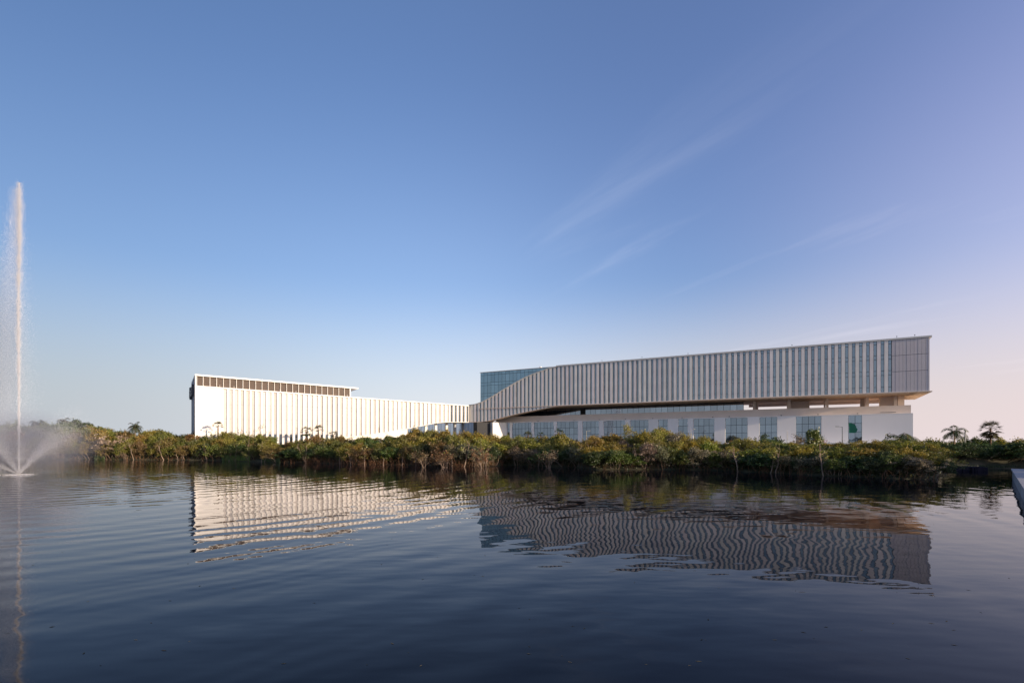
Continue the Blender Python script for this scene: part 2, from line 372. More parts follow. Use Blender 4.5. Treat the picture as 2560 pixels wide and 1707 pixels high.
for p0, p1 in ((1882, 1888.5), (1969, 1977), (2065, 2071.5), (2165, 2172.5), (2235, 2243)):
    blk(p0, p1, 10.2, 11.2, 'column', M['parapet'])
for p0, p1, dd in ((1977, 2023.5, 18.5), (2201, 2235, 13), (2244.5, 2261, 12.2), (2152, 2160, 19), (2160.5, 2164, 16), (1889, 1893, 17), (1967, 1969, 17), (2059.5, 2064, 17)):
    blk(p0, p1, dd, dd + 4, 'core_block', M['parapet'])
PB(MB().hexa(fr_r, t_px(fr_r, 2261, 12.2), ta - .1, BD - 1.4, BD - .5, ZR_B - 1.0, ZR_B - .125), 'edge_beam', M['parapet'], rw)
for px, dd in ((1936, 6.5), (1934, 4.2), (2031, 6.5), (2107, 4.8), (2110, 7.2), (2128, 6.5)):
    t = t_px(fr_r, px, dd); p = fr_r(t, dd, 0)
    m_ = MB().tube((p[0], p[1], ZR_B - .20), (p[0], p[1], ZR_B - .125), .5, .5, 12); PB(m_, 'downlight', M['white'], rw)
# rooftop bits
for px in (2242, 2287, 1980, 1720, 1605, 1505):
    t = t_px(fr_r, px, .5); p = fr_r(t, .5, 0)
    PB(MB().tube((p[0], p[1], ZR_T + .45), (p[0], p[1], ZR_T + .95), .035, .03, 5).tube((p[0], p[1], ZR_T + .9), (p[0], p[1], ZR_T + 1.1), .13, .13, 6), 'lightning_rod', M['dark'], rw)
t = t_px(fr_r, 1350, 8); PB(MB().hexa(fr_r, t - .35, t + .35, 8, 8.7, ZR_T + .2, ZR_T + 1.9), 'roof_vent', M['white'], rw)
# podium
DP = 4.0; ZP = 13.3; ZB = 13.08
PR = t_px(fr_r, 2282.5, DP); PLt = t_px(fr_r, 1266.5, DP)
bays = [(1279.5, 1328.5, 6), (1333.8, 1384.5, 6), (1391, 1444.8, 5), (1455.5, 1497.6, 4), (1508.3, 1562.6, 5), (1575.5, 1621, 4), (1645.2, 1669.5, 2), (1694.8, 1719.5, 2), (1733.3, 1785.7, 4), (1813, 1868.9, 4), (1898.7, 1942.9, 3), (1989.5, 2053.3, 4), (2120.7, 2155.1, 2)]
bays = [(1267, 1274.3, 1)] + bays
edges = [PR]
for a, b, k in bays[::-1]: edges += [t_px(fr_r, b, DP), t_px(fr_r, a, DP)]
edges.append(PLt + .3)
for i in range(0, len(edges), 2):
    if edges[i + 1] - edges[i] > .12:
        PB(MB().hexa(fr_r, edges[i], edges[i + 1], DP, DP + .8, 3.0, ZB), 'wall_pier', M['podium'], rw)
PB(MB().hexa(fr_r, PR, PLt + .3, DP - .03, DP + .8, ZB + .003, ZP), 'wall_head', M['podium'], rw)
PB(MB().hexa(fr_r, PR + .8, PLt, DP + .83, 60, 3.0, ZP - .05), 'podium_core', M['podium'], rw)
PB(MB().hexa(fr_r, PR + .0, PR + .78, DP + .81, 60, 3.0, ZP), 'side_wall', M['podium'], rw)
prow = [4.6, 6.0, 8.4, 10.8, ZB]
for a, b, k in bays:
    A = t_px(fr_r, b, DP) + .02; B = t_px(fr_r, a, DP) - .02
    parent = PB(MB().hexa(fr_r, A, B, DP + .45, DP + .8, 3.2, ZB - .01), 'window_wall', M['dark'], rw)
    for c in range(k):
        for r in range(len(prow) - 1):
            x0 = A + (B - A) * c / k + .05; x1 = A + (B - A) * (c + 1) / k - .05
            SUB(MB().hexa(fr_r, x0, x1, DP + .34, DP + .445, prow[r] + .05, prow[r + 1] - .05), 'pane', M['gl_r'] if r else M['gl_d'], parent, rw)
# parapet band set back above the podium
a = t_px(fr_r, 2277.4, 6); b = t_px(fr_r, 1240, 6)
PB(MB().hexa(fr_r, a, b, 6, 6.6, ZP - .04, PAR_T), 'parapet_wall', M['parapet'], rw)
PB(MB().hexa(fr_r, a, a + .6, 6.62, 45, ZP - .04, PAR_T), 'parapet_return', M['parapet'], rw)
PB(MB().hexa(fr_r, a + .62, b, 6.62, 45, ZP - .04, 14.38), 'terrace_deck', M['parapet'], rw)
for px in (1823, 1953, 2045, 2144, 1435, 1498, 1563, 1632, 1705, 1782, 1345):
    t = t_px(fr_r, px, 5.8); p = fr_r(t, 5.8, 0)
    PB(MB().tube((p[0], p[1], ZP), (p[0], p[1], ZP + .25), .05, .05, 5).box(p[0] - .12, p[0] + .12, p[1] - .12, p[1] + .12, ZP + .2, ZP + .42), 'flood_light', M['dark'], rw)
# conduit and fixture on the parapet at the right
t = t_px(fr_r, 2240, 5.9); PB(MB().hexa(fr_r, t, t + 3.6, 5.9, 5.98, ZP + .42, ZP + .5), 'conduit', M['dark'], rw)
# stepped wall catching the sun left of the podium, with the dark recess beside it
def fr_k(s, d, z):                                      # frame parallel to the left wing, through the podium's left end
    p = fr_r(PLt + .3, DP, 0); return (p[0] + W[0] * s + VL[0] * d, p[1] + W[1] * s + VL[1] * d, z)
PB(MB().hexa(fr_k, -5.6, -.05, .0, 5, 3, 13.25), 'stair_wall', M['fin_l'], rw)
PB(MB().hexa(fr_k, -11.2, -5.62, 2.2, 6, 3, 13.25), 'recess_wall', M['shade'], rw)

# low white terrace edge with the red lettering above it
te = tag(empty('terrace_wall', fr_r(30, 0, 3)), 'low grey retaining wall with a white coping in front of the podium', 'wall')
a, b = t_px(fr_r, 2252, 0), t_px(fr_r, 1812, 0)
PB(MB().hexa(fr_r, a, b, .2, .8, 2.0, 4.92), 'wall_face', M['grey'], te)
PB(MB().hexa(fr_r, a - .2, b, 0, 3.95, 4.925, 5.3), 'coping', M['white'], te)
def letters(txt, px0, px1, d, zb, h, name, label):
    cu = bpy.data.curves.new('t', 'FONT'); cu.body = txt; cu.size = 1; cu.extrude = .04; cu.offset = .012
    tmp = bpy.data.objects.new('t', cu); COL.objects.link(tmp)
    dg = bpy.context.evaluated_depsgraph_get(); me = bpy.data.meshes.new_from_object(tmp.evaluated_get(dg))
    bpy.data.objects.remove(tmp)
    xs = [v.co.x for v in me.vertices]; ys = [v.co.y for v in me.vertices]
    t_l, t_r = t_px(fr_r, px0, d), t_px(fr_r, px1, d)
    for v in me.vertices:
        f = (v.co.x - min(xs)) / (max(xs) - min(xs)); p = fr_r(t_l + (t_r - t_l) * f, d - v.co.z * 2, zb + (v.co.y - min(ys)) / (max(ys) - min(ys)) * h)
        v.co = p
    base = Vector(fr_r((t_l + t_r) / 2, d, zb))
    for v in me.vertices: v.co -= base
    me.materials.clear(); me.materials.append(M['red']); me.name = name
    o = bpy.data.objects.new(name, me); COL.objects.link(o); o.location = base
    return tag(o, label, 'sign')
letters('EMERGENCY', 1824, 1866, .5, 5.3, .75, 'sign_lettering', 'red EMERGENCY letters under the four-column glass bay, half hidden by the yellow bushes')
letters('EMERGENCY', 2030, 2069.5, .5, 5.3, .75, 'sign_lettering', 'red EMERGENCY letters at the right edge of the widest right-hand glass bay')
# green window film in the right-most bay
g = []; ta = t_px(fr_r, 2121.5, DP + .3); tb = t_px(fr_r, 2144, DP + .3); zc = 9.5
shape = [(.04, -1.2), (.12, -1.45), (.35, -1.38), (.55, -1.45), (.8, -1.36), (.94, -1.15), (.9, -.9), (1.0, -.55), (.97, -.2), (.84, .1), (.86, .5), (.72, .75), (.66, 1.1), (.45, 1.2), (.38, 1.42), (.1, 1.46), (.0, 1.3), (.02, .4), (.10, .1), (.02, -.3), (.08, -.7)]
me_ = MB(); m1 = []
for dd in (DP + .325, DP + .30): m1 += [fr_r(ta + (tb - ta) * u_, dd, zc + v_) for u_, v_ in shape]
n_ = len(shape); me_.add(m1, [tuple(range(n_)), tuple(range(n_, 2 * n_))[::-1]] + [(i, (i + 1) % n_, (i + 1) % n_ + n_, i + n_) for i in range(n_)])
base = Vector(fr_r(ta, DP + .3, zc)); me_.v = [tuple(Vector(v) - base) for v in me_.v]
gf = me_.build('window_banner', M['green']); gf.location = base
tag(gf, 'large rounded green graphic fixed in the narrow right-most glass bay', 'banner')

# ================================================================== THE LEFT WING
lw = tag(empty('hospital_building', fr_l(45, 6, GROUND)), 'sunlit white wing with close vertical fins and a brown louvred storey on its roof', 'building')
S1009 = t_px(fr_l, 1009)
E = (-.548, .837); EL = 27.0
Q0 = fr_l(.02, .62, 0); Q1 = fr_l(S1009 - .02, .62, 0); Q2 = fr_l(S1009 - .02, 16, 0)
Q3 = (P0[0] + E[0] * EL + W[0] * 1.0, P0[1] + E[1] * EL + W[1] * 1.0)
zt_ = [lt(0) - .5, lt(S1009) - .6, lt(S1009) - .6, lt(0) - .5]
PB(MB().prism([Q0[:2], Q1[:2], Q2[:2], Q3], 2.5, zt_), 'core_wall', M['white'], lw)
# end wall, its shade put into a grey colour, with the roof storey's side
Pe = (P0[0] + E[0] * EL, P0[1] + E[1] * EL)
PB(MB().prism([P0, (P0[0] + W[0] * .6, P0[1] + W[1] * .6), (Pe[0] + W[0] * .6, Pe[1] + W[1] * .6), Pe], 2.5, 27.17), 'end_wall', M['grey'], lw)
# bridge body from the low wing to the corner
o = MB(); os_ = MB(); oc = MB(); n_ = 24
for i in range(n_):
    a = S1009 + (LLEN - S1009) * i / n_; b = S1009 + (LLEN - S1009) * (i + 1) / n_
    o.hexa(fr_l, a, b, .63, 9, (lb(a) + .16, lb(b) + .16), (lt(a) - .1, lt(b) - .1))
    os_.hexa(fr_l, a, b, -.3, 9, (lb(a) - .2, lb(b) - .2), (lb(a) + .02, lb(b) + .02))
PB(o, 'bridge_core', M['shade'], lw); PB(os_, 'bridge_soffit', M['fascia'], lw)
o = MB(); n_ = 20
for i in range(n_):
    a = lbT[0] + (S1009 - lbT[0]) * i / n_; b = lbT[0] + (S1009 - lbT[0]) * (i + 1) / n_
    o.hexa(fr_l, a, b, -.3, .6, (lb(a) - .2, lb(b) - .2), (lb(a) + .02, lb(b) + .02))
PB(o, 'edge_trim', M['white'], lw)
PB(MB().hexa(fr_l, -.02, LLEN + .1, -.42, 9, (lt(0) - .42, lt(LLEN) - .3), (lt(0), lt(LLEN) + .05)), 'roof_edge', M['white'], lw)
# blank end panel
S559 = t_px(fr_l, 559.3)
PB(MB().hexa(fr_l, 0.0, .30, -.38, .6, 2.5, 27.17 - .45), 'corner_fin', M['white'], lw)
PB(MB().hexa(fr_l, 0.302, S559, -.12, .6, 2.5, (lt(0) - .43, lt(S559) - .42)), 'end_panel', M['white'], lw)
# windows and fins
s0 = S559; i = 0
LL = [17.8, 13.05, 8.3]; L2 = [21.6, 16.7, 12.0]
while s0 + .8 < LLEN - .1:
    a, b = s0 + .02, s0 + .93; c = min(s0 + 1.655, LLEN)
    zt2 = (lt(a) - .43, lt(b) - .43); zb2 = (lb(a) + .03, lb(b) + .03)
    far = (s0 > t_px(fr_l, 1122))
    low_glass = zb2[0] < 7.5 and 640 < CX + F * fr_l(a, 0, 0)[0] / fr_l(a, 0, 0)[1] < 850
    if low_glass:
        win = PB(MB().hexa(fr_l, a, b, .18, .26, 8.3, zt2), 'window', M['gl_l'], lw)
        SUB(MB().hexa(fr_l, a, b, .18, .26, zb2[0], 8.1), 'lower_pane', M['gl_d'], win, lw)
    else:
        win = PB(MB().hexa(fr_l, a, b, .18, .26, zb2, zt2), 'window', M['gl_d'] if far else M['gl_l'], lw)
    fm = MB(); fm.hexa(fr_l, a, a + .05, .10, .178, zb2[0], zt2[0]); fm.hexa(fr_l, b - .05, b, .10, .178, zb2[1], zt2[1])
    for z in LL:
        if zb2[0] + .3 < z < zt2[1] - .2: fm.hexa(fr_l, a + .052, b - .052, .12, .178, z - .05, z + .05)
    for z in L2:
        if zb2[0] + .3 < z < zt2[1] - .2: fm.hexa(fr_l, a + .052, b - .052, .15, .178, z - .025, z + .025)
    SUB(fm, 'frame', M['grey'], win, lw)
    if c - b > .1:
        PB(MB().hexa(fr_l, b + .01, c - .005, -.26, .6, (lb(b) + .02, lb(c) + .02), (lt(b) - .425, lt(c) - .425)), 'cladding_fin', M['fin_l'], lw)
    s0 += 1.655; i += 1
# roof storey
SE = t_px(fr_l, 874.5); SR = t_px(fr_l, 895.1)
Bk = lambda s: fr_l(s, 20, 0)
PB(MB().prism([fr_l(.35, .45, 0)[:2], fr_l(SE, .45, 0)[:2], fr_l(SE, 18, 0)[:2], (Pe[0] + W[0], Pe[1] + W[1])], [lt(0) - .55, lt(SE) - .55, lt(SE) - .55, lt(0) - .55], [pent(0) - .52, pent(SE) - .52, pent(SE) - .52, pent(0) - .52]), 'roof_storey_core', M['shade'], lw)
PB(MB().prism([fr_l(-.02, -.5, 0)[:2], fr_l(SR, -.5, 0)[:2], fr_l(SE + 1.2, 20, 0)[:2], (Pe[0], Pe[1])], [pent(0) - .5, pent(SR) - .5, pent(SR) - .5, pent(0) - .5], [pent(0), pent(SR), pent(SR), pent(0)]), 'roof_slab', M['white'], lw)
np_ = 25
for c in range(np_):
    a = .32 + (SE - .32) * c / np_; b = .32 + (SE - .32) * (c + 1) / np_
    PB(MB().hexa(fr_l, a + .07, b - .07, .22, .44, (lt(a) + .06, lt(b) + .06), (pent(a) - .51, pent(b) - .51)), 'louvre_panel', M['louvre'], lw)
    PB(MB().hexa(fr_l, b - .065, b + (.065 if c < np_ - 1 else .35), -.1, .43, (lt(b) + .05, lt(b) + .05), (pent(b) - .505, pent(b) - .505)), 'post', M['white'], lw)
for px in (549.5, 585, 740, 868, 700):
    s = t_px(fr_l, px, -.3); p = fr_l(s, -.3, 0); PB(MB().tube((p[0], p[1], lt(s)), (p[0], p[1], lt(s) + .75), .05, .04, 5), 'lightning_rod', M['white'], lw)
# sign on the end wall, seen nearly edge on
EN = (-E[1], E[0])
def fr_e(t, d, z): return (P0[0] + E[0] * t + EN[0] * d, P0[1] + E[1] * t + EN[1] * d, z)
sg = tag(empty('wall_sign', fr_e(14, .3, 22)), 'dark raised sign letters on the shaded end wall of the white wing, seen edge on', 'sign')
for (a, b, z0, z1) in ((7, 9.5, 21.2, 24.6), (10.5, 14, 21.2, 23.6), (15, 18.5, 21.2, 24.4), (19.5, 23, 20.6, 23.6), (24, 26, 21.2, 25.0)):
    m_ = MB(); th = .55
    m_.hexa(fr_e, a, a + th, .05, .75, z0, z1); m_.hexa(fr_e, a + th, b - th, .05, .75, z0, z0 + th); m_.hexa(fr_e, a + th, b - th, .05, .75, (z0 + z1) / 2, (z0 + z1) / 2 + th)
    m_.hexa(fr_e, b - th, b, .05, .75, z0, (z0 + z1) / 2 + th)
    PB(m_, 'letter', M['dark'], sg)
# small wall lamps on the low white wall, and service column at its end
s = t_px(fr_l, 1015); PB(MB().hexa(fr_l, s - .8, s + .8, 1.0, 3.2, 3, lb(s) - .25), 'end_column', M['white'], lw)
for px, mt in ((1042, 'fin_l'), (1065, 'fin_l'), (1089.5, 'fin_l'), (1116.5, 'fin_l')):
    s = t_px(fr_l, px, 5); PB(MB().hexa(fr_l, s - .42, s + .42, 4.6, 5.5, 3, lb(s) + .1), 'column', M[mt], lw)
for px in (1138.6, 1159):
    s = t_px(fr_l, px, 3); PB(MB().hexa(fr_l, s - .35, s + .35, 3, 4.4, 3, lb(s) + .1), 'column', M['grey'], lw)  # shaded pair: shade put into the grey, unlike the white columns
t = t_px(fr_r, 1225.5, 5); PB(MB().hexa(fr_r, t - .4, t + .4, 5, 6, 3, rb(t) + .1), 'column', M['parapet'], rw)
# glazed link building seen under the bridge
gb = tag(empty('link_building', fr_l(100, 26, GROUND)), 'pale blue glazed low building seen under the white bridge between the wings', 'building')
gc, ga = t_px(fr_r, 1012, 18), t_px(fr_r, 1236, 18)
PB(MB().hexa(fr_r, ga, gc, 18.3, 30, 3, 14.6), 'core_wall', M['grey'], gb)
n_ = int((gc - ga) / 1.64)
for c in range(n_):
    a = ga + (gc - ga) * c / n_; b = ga + (gc - ga) * (c + 1) / n_
    for z0_, z1_ in ((4.0, 6.0), (6.07, 9.6), (9.67, 14.6)):
        PB(MB().hexa(fr_r, a + .05, b - .05, 18, 18.28, z0_, z1_), 'pane', M['gl_under'], gb)

# ================================================================== GROUND AND WATER
def at(px, z): return ((px - CX) / F * z, z)
def zw(py): return F * CH / (py - HY)                   # depth of a water-level point on photo row py
shore_px = [(-9000, 1142), (-2500, 1145), (-700, 1147), (0, 1148), (210, 1148), (330, 1149), (440, 1149.5), (560, 1151), (700, 1156), (777, 1157.5), (900, 1161),
            (1060, 1163), (1150, 1166), (1220, 1166.5), (1260, 1162.5), (1363, 1166.5), (1440, 1168), (1490, 1174), (1600, 1173.5), (1700, 1174), (1800, 1176), (1900, 1181), (2000, 1186),
            (2122, 1192), (2230, 1196), (2310, 1198), (2340, 1196), (2349, 1185), (2357, 1174), (2400, 1171.5), (2540, 1170.5), (2640, 1171), (2720, 1177), (2900, 1196), (3400, 1198), (6000, 1190), (12000, 1170)]
shore = [at(px, zw(py)) for px, py in shore_px]
def shore_z(px): return interp(px, [p[0] for p in shore_px], [zw(p[1]) for p in shore_px])
offs = [(-3, -1.2), (0, -.02), (1.2, .35), (4, .9), (9, 2.2), (16, 3.3), (26, 4.1), (60, 4.25), (300, 4.3), (4000, 4.4), (9000, 4.4)]
fine = []
for i in range(len(shore) - 1):
    n_ = 6 if -1000 < shore_px[i][0] < 3000 else 1
    for k in range(n_):
        f = k / n_; fine.append((shore[i][0] * (1 - f) + shore[i + 1][0] * f, shore[i][1] * (1 - f) + shore[i + 1][1] * f))
fine.append(shore[-1])
vs = []; fs = []
nO = len(offs)
for i, (x, y) in enumerate(fine):
    r = math.hypot(x, y); j = rnd.uniform(-.8, .8) if 5 < i < len(fine) - 5 else 0
    for o_, z in offs:
        rr = r + o_ + (j if o_ < 20 else 0)
        vs.append((x / r * rr, y / r * rr, z + (rnd.uniform(-.12, .12) if 1 < o_ < 20 else 0)))
for i in range(len(fine) - 1):
    for k in range(nO - 1): a = i * nO + k; fs.append((a, a + nO, a + nO + 1, a + 1))
M['soil'] = principled('leaf_litter_soil', (.055, .042, .026), .95, .05, noise=.35, nscale=.5, bump=.4, bscale=2)
def grass_mat():
    m, n, out = newmat('dry_grass'); p = n.nodes.new('ShaderNodeBsdfPrincipled'); n.links.new(p.outputs[0], out.inputs[0]); p.inputs['Roughness'].default_value = .95
    t = n.nodes.new('ShaderNodeTexNoise'); t.inputs['Scale'].default_value = .25; t.inputs['Detail'].default_value = 8
    tc_ = n.nodes.new('ShaderNodeTexCoord'); n.links.new(tc_.outputs['Object'], t.inputs[0])
    cr = n.nodes.new('ShaderNodeValToRGB'); cr.color_ramp.elements[0].color = (.022, .028, .010, 1); cr.color_ramp.elements[1].color = (.075, .062, .028, 1)
    cr.color_ramp.elements[0].position = .35; cr.color_ramp.elements[1].position = .7
    n.links.new(t.outputs[0], cr.inputs[0]); n.links.new(cr.outputs[0], p.inputs['Base Color'])
    b = n.nodes.new('ShaderNodeBump'); b.inputs['Strength'].default_value = .5; n.links.new(t.outputs[0], b.inputs['Height']); n.links.new(b.outputs[0], p.inputs['Normal'])
    return m
M['ground'] = grass_mat()
tag(mesh_obj('ground', vs, fs, M['ground'], smooth=True), kind='structure')

FX, FY = at(47, zw(1186))
def water_mat():
    m, n, out = newmat('lake_water'); L_ = n.links
    def nn(t, **k):
        q = n.nodes.new(t)
        for a, b in k.items(): setattr(q, a, b)
        return q
    def ma(op, a, b=None, c=None):
        q = nn('ShaderNodeMath', operation=op)
        for i, v in enumerate((a, b, c)):
            if v is None: continue
            if isinstance(v, (int, float)): q.inputs[i].default_value = v
            else: L_.new(v, q.inputs[i])
        return q.outputs[0]
    ge = nn('ShaderNodeNewGeometry'); pos = ge.outputs['Position']
    sp = nn('ShaderNodeSeparateXYZ'); L_.new(pos, sp.inputs[0])
    # rings spreading from the fountain, broken up by slow noise
    dx = ma('SUBTRACT', sp.outputs[0], FX); dy = ma('SUBTRACT', sp.outputs[1], FY)
    r = ma('SQRT', ma('ADD', ma('MULTIPLY', dx, dx), ma('MULTIPLY', dy, dy)))
    n1 = nn('ShaderNodeTexNoise'); n1.inputs['Scale'].default_value = .045; n1.inputs['Detail'].default_value = 2; L_.new(pos, n1.inputs[0])
    n1b = nn('ShaderNodeTexNoise'); n1b.inputs['Scale'].default_value = .11; n1b.inputs['Detail'].default_value = 2; L_.new(pos, n1b.inputs[0])
    wob = ma('MULTIPLY', ma('SUBTRACT', n1.outputs[0], .5), 13.0); rw_ = ma('ADD', r, wob)
    rings = ma('SINE', ma('MULTIPLY', rw_, 2 * math.pi / 2.9))
    rings2 = ma('SINE', ma('MULTIPLY', ma('ADD', r, ma('MULTIPLY', wob, -1.6)), 2 * math.pi / 1.35))
    amp = nn('ShaderNodeMapRange'); amp.inputs[1].default_value = .32; amp.inputs[2].default_value = .68; amp.inputs[3].default_value = .15; amp.inputs[4].default_value = 1.1
    L_.new(n1b.outputs[0], amp.inputs[0])
    fall = nn('ShaderNodeMapRange'); fall.inputs[1].default_value = 10; fall.inputs[2].default_value = 190; fall.inputs[3].default_value = 2.6; fall.inputs[4].default_value = .25
    L_.new(r, fall.inputs[0])
    near = nn('ShaderNodeMapRange'); near.inputs[1].default_value = 3; near.inputs[2].default_value = 34; near.inputs[3].default_value = 7.5; near.inputs[4].default_value = 0
    L_.new(r, near.inputs[0])
    A = ma('MULTIPLY', amp.outputs[0], fall.outputs[0])
    h = ma('MULTIPLY', rings, ma('MULTIPLY', A, .0062))
    h = ma('ADD', h, ma('MULTIPLY', rings2, ma('MULTIPLY', A, .0012)))
    # light breeze ripples, crests roughly across the view
    mp_ = nn('ShaderNodeMapping'); L_.new(pos, mp_.inputs[0]); mp_.inputs['Scale'].default_value = (.5, 1, 1); mp_.inputs['Rotation'].default_value = (0, 0, R_(-14))
    n2 = nn('ShaderNodeTexNoise'); n2.inputs['Scale'].default_value = .55; n2.inputs['Detail'].default_value = 2.5; n2.inputs['Roughness'].default_value = .45; L_.new(mp_.outputs[0], n2.inputs[0])
    n3 = nn('ShaderNodeTexNoise'); n3.inputs['Scale'].default_value = 2.6; n3.inputs['Detail'].default_value = 2; L_.new(mp_.outputs[0], n3.inputs[0])
    n4 = nn('ShaderNodeTexNoise'); n4.inputs['Scale'].default_value = .06; n4.inputs['Detail'].default_value = 3; L_.new(mp_.outputs[0], n4.inputs[0])
    pt = nn('ShaderNodeMapRange'); pt.inputs[1].default_value = .38; pt.inputs[2].default_value = .62; pt.inputs[3].default_value = .55; pt.inputs[4].default_value = 1.35; L_.new(n4.outputs[0], pt.inputs[0])
    h = ma('ADD', h, ma('MULTIPLY', n2.outputs[0], ma('MULTIPLY', pt.outputs[0], .030)))
    h = ma('ADD', h, ma('MULTIPLY', n3.outputs[0], ma('ADD', .0005, ma('MULTIPLY', near.outputs[0], .0035))))
    bp = nn('ShaderNodeBump'); bp.inputs['Strength'].default_value = 1; bp.inputs['Distance'].default_value = 1; L_.new(h, bp.inputs['Height'])
    df = nn('ShaderNodeBsdfDiffuse'); df.inputs[0].default_value = (.0035, .005, .008, 1)
    gl = nn('ShaderNodeBsdfGlossy'); gl.inputs['Roughness'].default_value = .012; gl.inputs[0].default_value = (.98, .97, 1, 1); L_.new(bp.outputs[0], gl.inputs['Normal'])
    fr = nn('ShaderNodeFresnel'); fr.inputs[0].default_value = 1.17; L_.new(bp.outputs[0], fr.inputs['Normal'])
    mx = nn('ShaderNodeMixShader'); L_.new(fr.outputs[0], mx.inputs[0]); L_.new(df.outputs[0], mx.inputs[1]); L_.new(gl.outputs[0], mx.inputs[2])
    L_.new(mx.outputs[0], out.inputs[0])
    return m
tag(mesh_obj('water', [(-6000, -3000, 0), (6000, -3000, 0), (6000, 5000, 0), (-6000, 5000, 0)], [(0, 1, 2, 3)], water_mat()), kind='structure')

# pier on the right and the low stone landing beside the bank
pa, pb_ = Vector((*at(2530.4, 78), 0)), Vector((*at(2562, 44.7), 0)); pd = (pb_ - pa).normalized(); pn = Vector((-pd.y, pd.x, 0)); pn = pn if pn.x > 0 else -pn
pr = tag(empty('pier', (pa.x, pa.y, 0)), 'grey concrete pier wall entering at the right edge of the lake', 'pier')
def fr_p(t, d, z): return (pa.x + pd.x * t + pn.x * d, pa.y + pd.y * t + pn.y * d, z)
k = 0; t = 0.0
while t < 52:
    PB(MB().hexa(fr_p, t + .02, t + 3.98, 0, 5, -1.5, 1.18), 'wall_block', M['concrete'], pr)
    PB(MB().hexa(fr_p, t + .01, t + 3.99, -.12, 5.1, 1.183, 1.36), 'capstone', M['concrete'], pr); t += 4
for (px0, px1, dep, lab) in ((2389, 2429, 99, 'left half of the low dark stone landing at the water edge beside the pier'), (2431, 2471, 98.5, 'right half of the low dark stone landing nearest the pier')):
    a, b = at(px0, dep), at(px1, dep); m_ = MB(); n_ = 7
    for i in range(n_):
        x0 = a[0] + (b[0] - a[0]) * i / n_; x1 = a[0] + (b[0] - a[0]) * (i + 1) / n_
        m_.hexa(lambda t_, d_, z_: (t_, a[1] + d_, z_), x0 + .02, x1 - .02, rnd.uniform(-.15, .1), 3, -.6, (.45 + rnd.uniform(.1, .3), .45 + rnd.uniform(.1, .3)))
    base = Vector((a[0], a[1], 0)); m_.v = [tuple(Vector(v) - base) for v in m_.v]
    o_ = m_.build('stone_landing', M['stone']); o_.location = base; tag(o_, lab, 'landing')

# street lamps in front of the podium
def lamp(px, ytop, d, arm, label, dark=False):
    t = t_px(fr_r, px, -d); p = fr_r(t, -d, 0); zt3 = CH + (HY - ytop) / F * p[1]
    r = tag(empty('street_lamp', (p[0], p[1], GROUND - .3)), label, 'street lamp'); mt = M['pole'] if not dark else M['shade']
    PB(MB().tube((p[0], p[1], GROUND - .3), (p[0], p[1], zt3), .10, .07, 8), 'pole', mt, r)
    if arm:
        ax = arm * 1.5
        PB(MB().tube((p[0], p[1], zt3 - .05), (p[0] + ax * .55, p[1], zt3 + .03), .045, .04, 6), 'arm', mt, r)
        m_ = MB().box(min(p[0] + ax * .5, p[0] + ax), max(p[0] + ax * .5, p[0] + ax), p[1] - .16, p[1] + .16, zt3 - .02, zt3 + .12); PB(m_, 'lamp_head', mt, r)
lamp(2105.6, 1066.5, 5, -1.2, 'dark street lamp with arm to the left, beside the right-most narrow glass bay', True)
lamp(1968, 1077.5, 8, 0, 'slim plain mast before the blank wall left of the widest right-hand glass bay')
lamp(1466, 1077, 6, .9, 'pale street lamp before a four-pane bay, left of the tall pale tree')
lamp(1727, 1073, 6, .9, 'pale street lamp at a stone pier, right of the domed yellow-brown tree')
lamp(704, 1066, 10, 0, 'slim pole standing before the fins of the white wing') if False else None

# ================================================================== VEGETATION
def quads_mesh(name, c, ax, ay, mat):
    """leaf quads: centres c, half axes ax, ay (n,3)"""
    n = len(c); v = np.empty((n, 4, 3), np.float32)
    v[:, 0] = c - ax; v[:, 1] = c - ay * .55; v[:, 2] = c + ax; v[:, 3] = c + ay * .55
    me = bpy.data.meshes.new(name); me.vertices.add(n * 4); me.vertices.foreach_set('co', v.reshape(-1))
    me.loops.add(n * 4); me.loops.foreach_set('vertex_index', np.arange(n * 4, dtype=np.int32))
    me.polygons.add(n); me.polygons.foreach_set('loop_start', np.arange(0, n * 4, 4, dtype=np.int32)); me.polygons.foreach_set('loop_total', np.full(n, 4, np.int32))
    me.update(); me.materials.append(mat); return me
def rand_dirs(n, rs, up=0.0):
    d = rs.normal(size=(n, 3)); d[:, 2] += up; return d / np.linalg.norm(d, axis=1, keepdims=True)
def leaves(centres, per, spread, size, rs, name, droop=.0, flat=.8):
    n = len(centres) * per
    c = np.repeat(centres, per, 0) + rs.normal(size=(n, 3)) * spread * np.array([1, 1, flat])
    a = rand_dirs(n, rs, -droop); b = np.cross(a, rand_dirs(n, rs)); b /= np.linalg.norm(b, axis=1, keepdims=True) + 1e-6
    s = (size * rs.uniform(.6, 1.4, n))[:, None]
    return quads_mesh(name, c, a * s, b * s, M['leaf'])
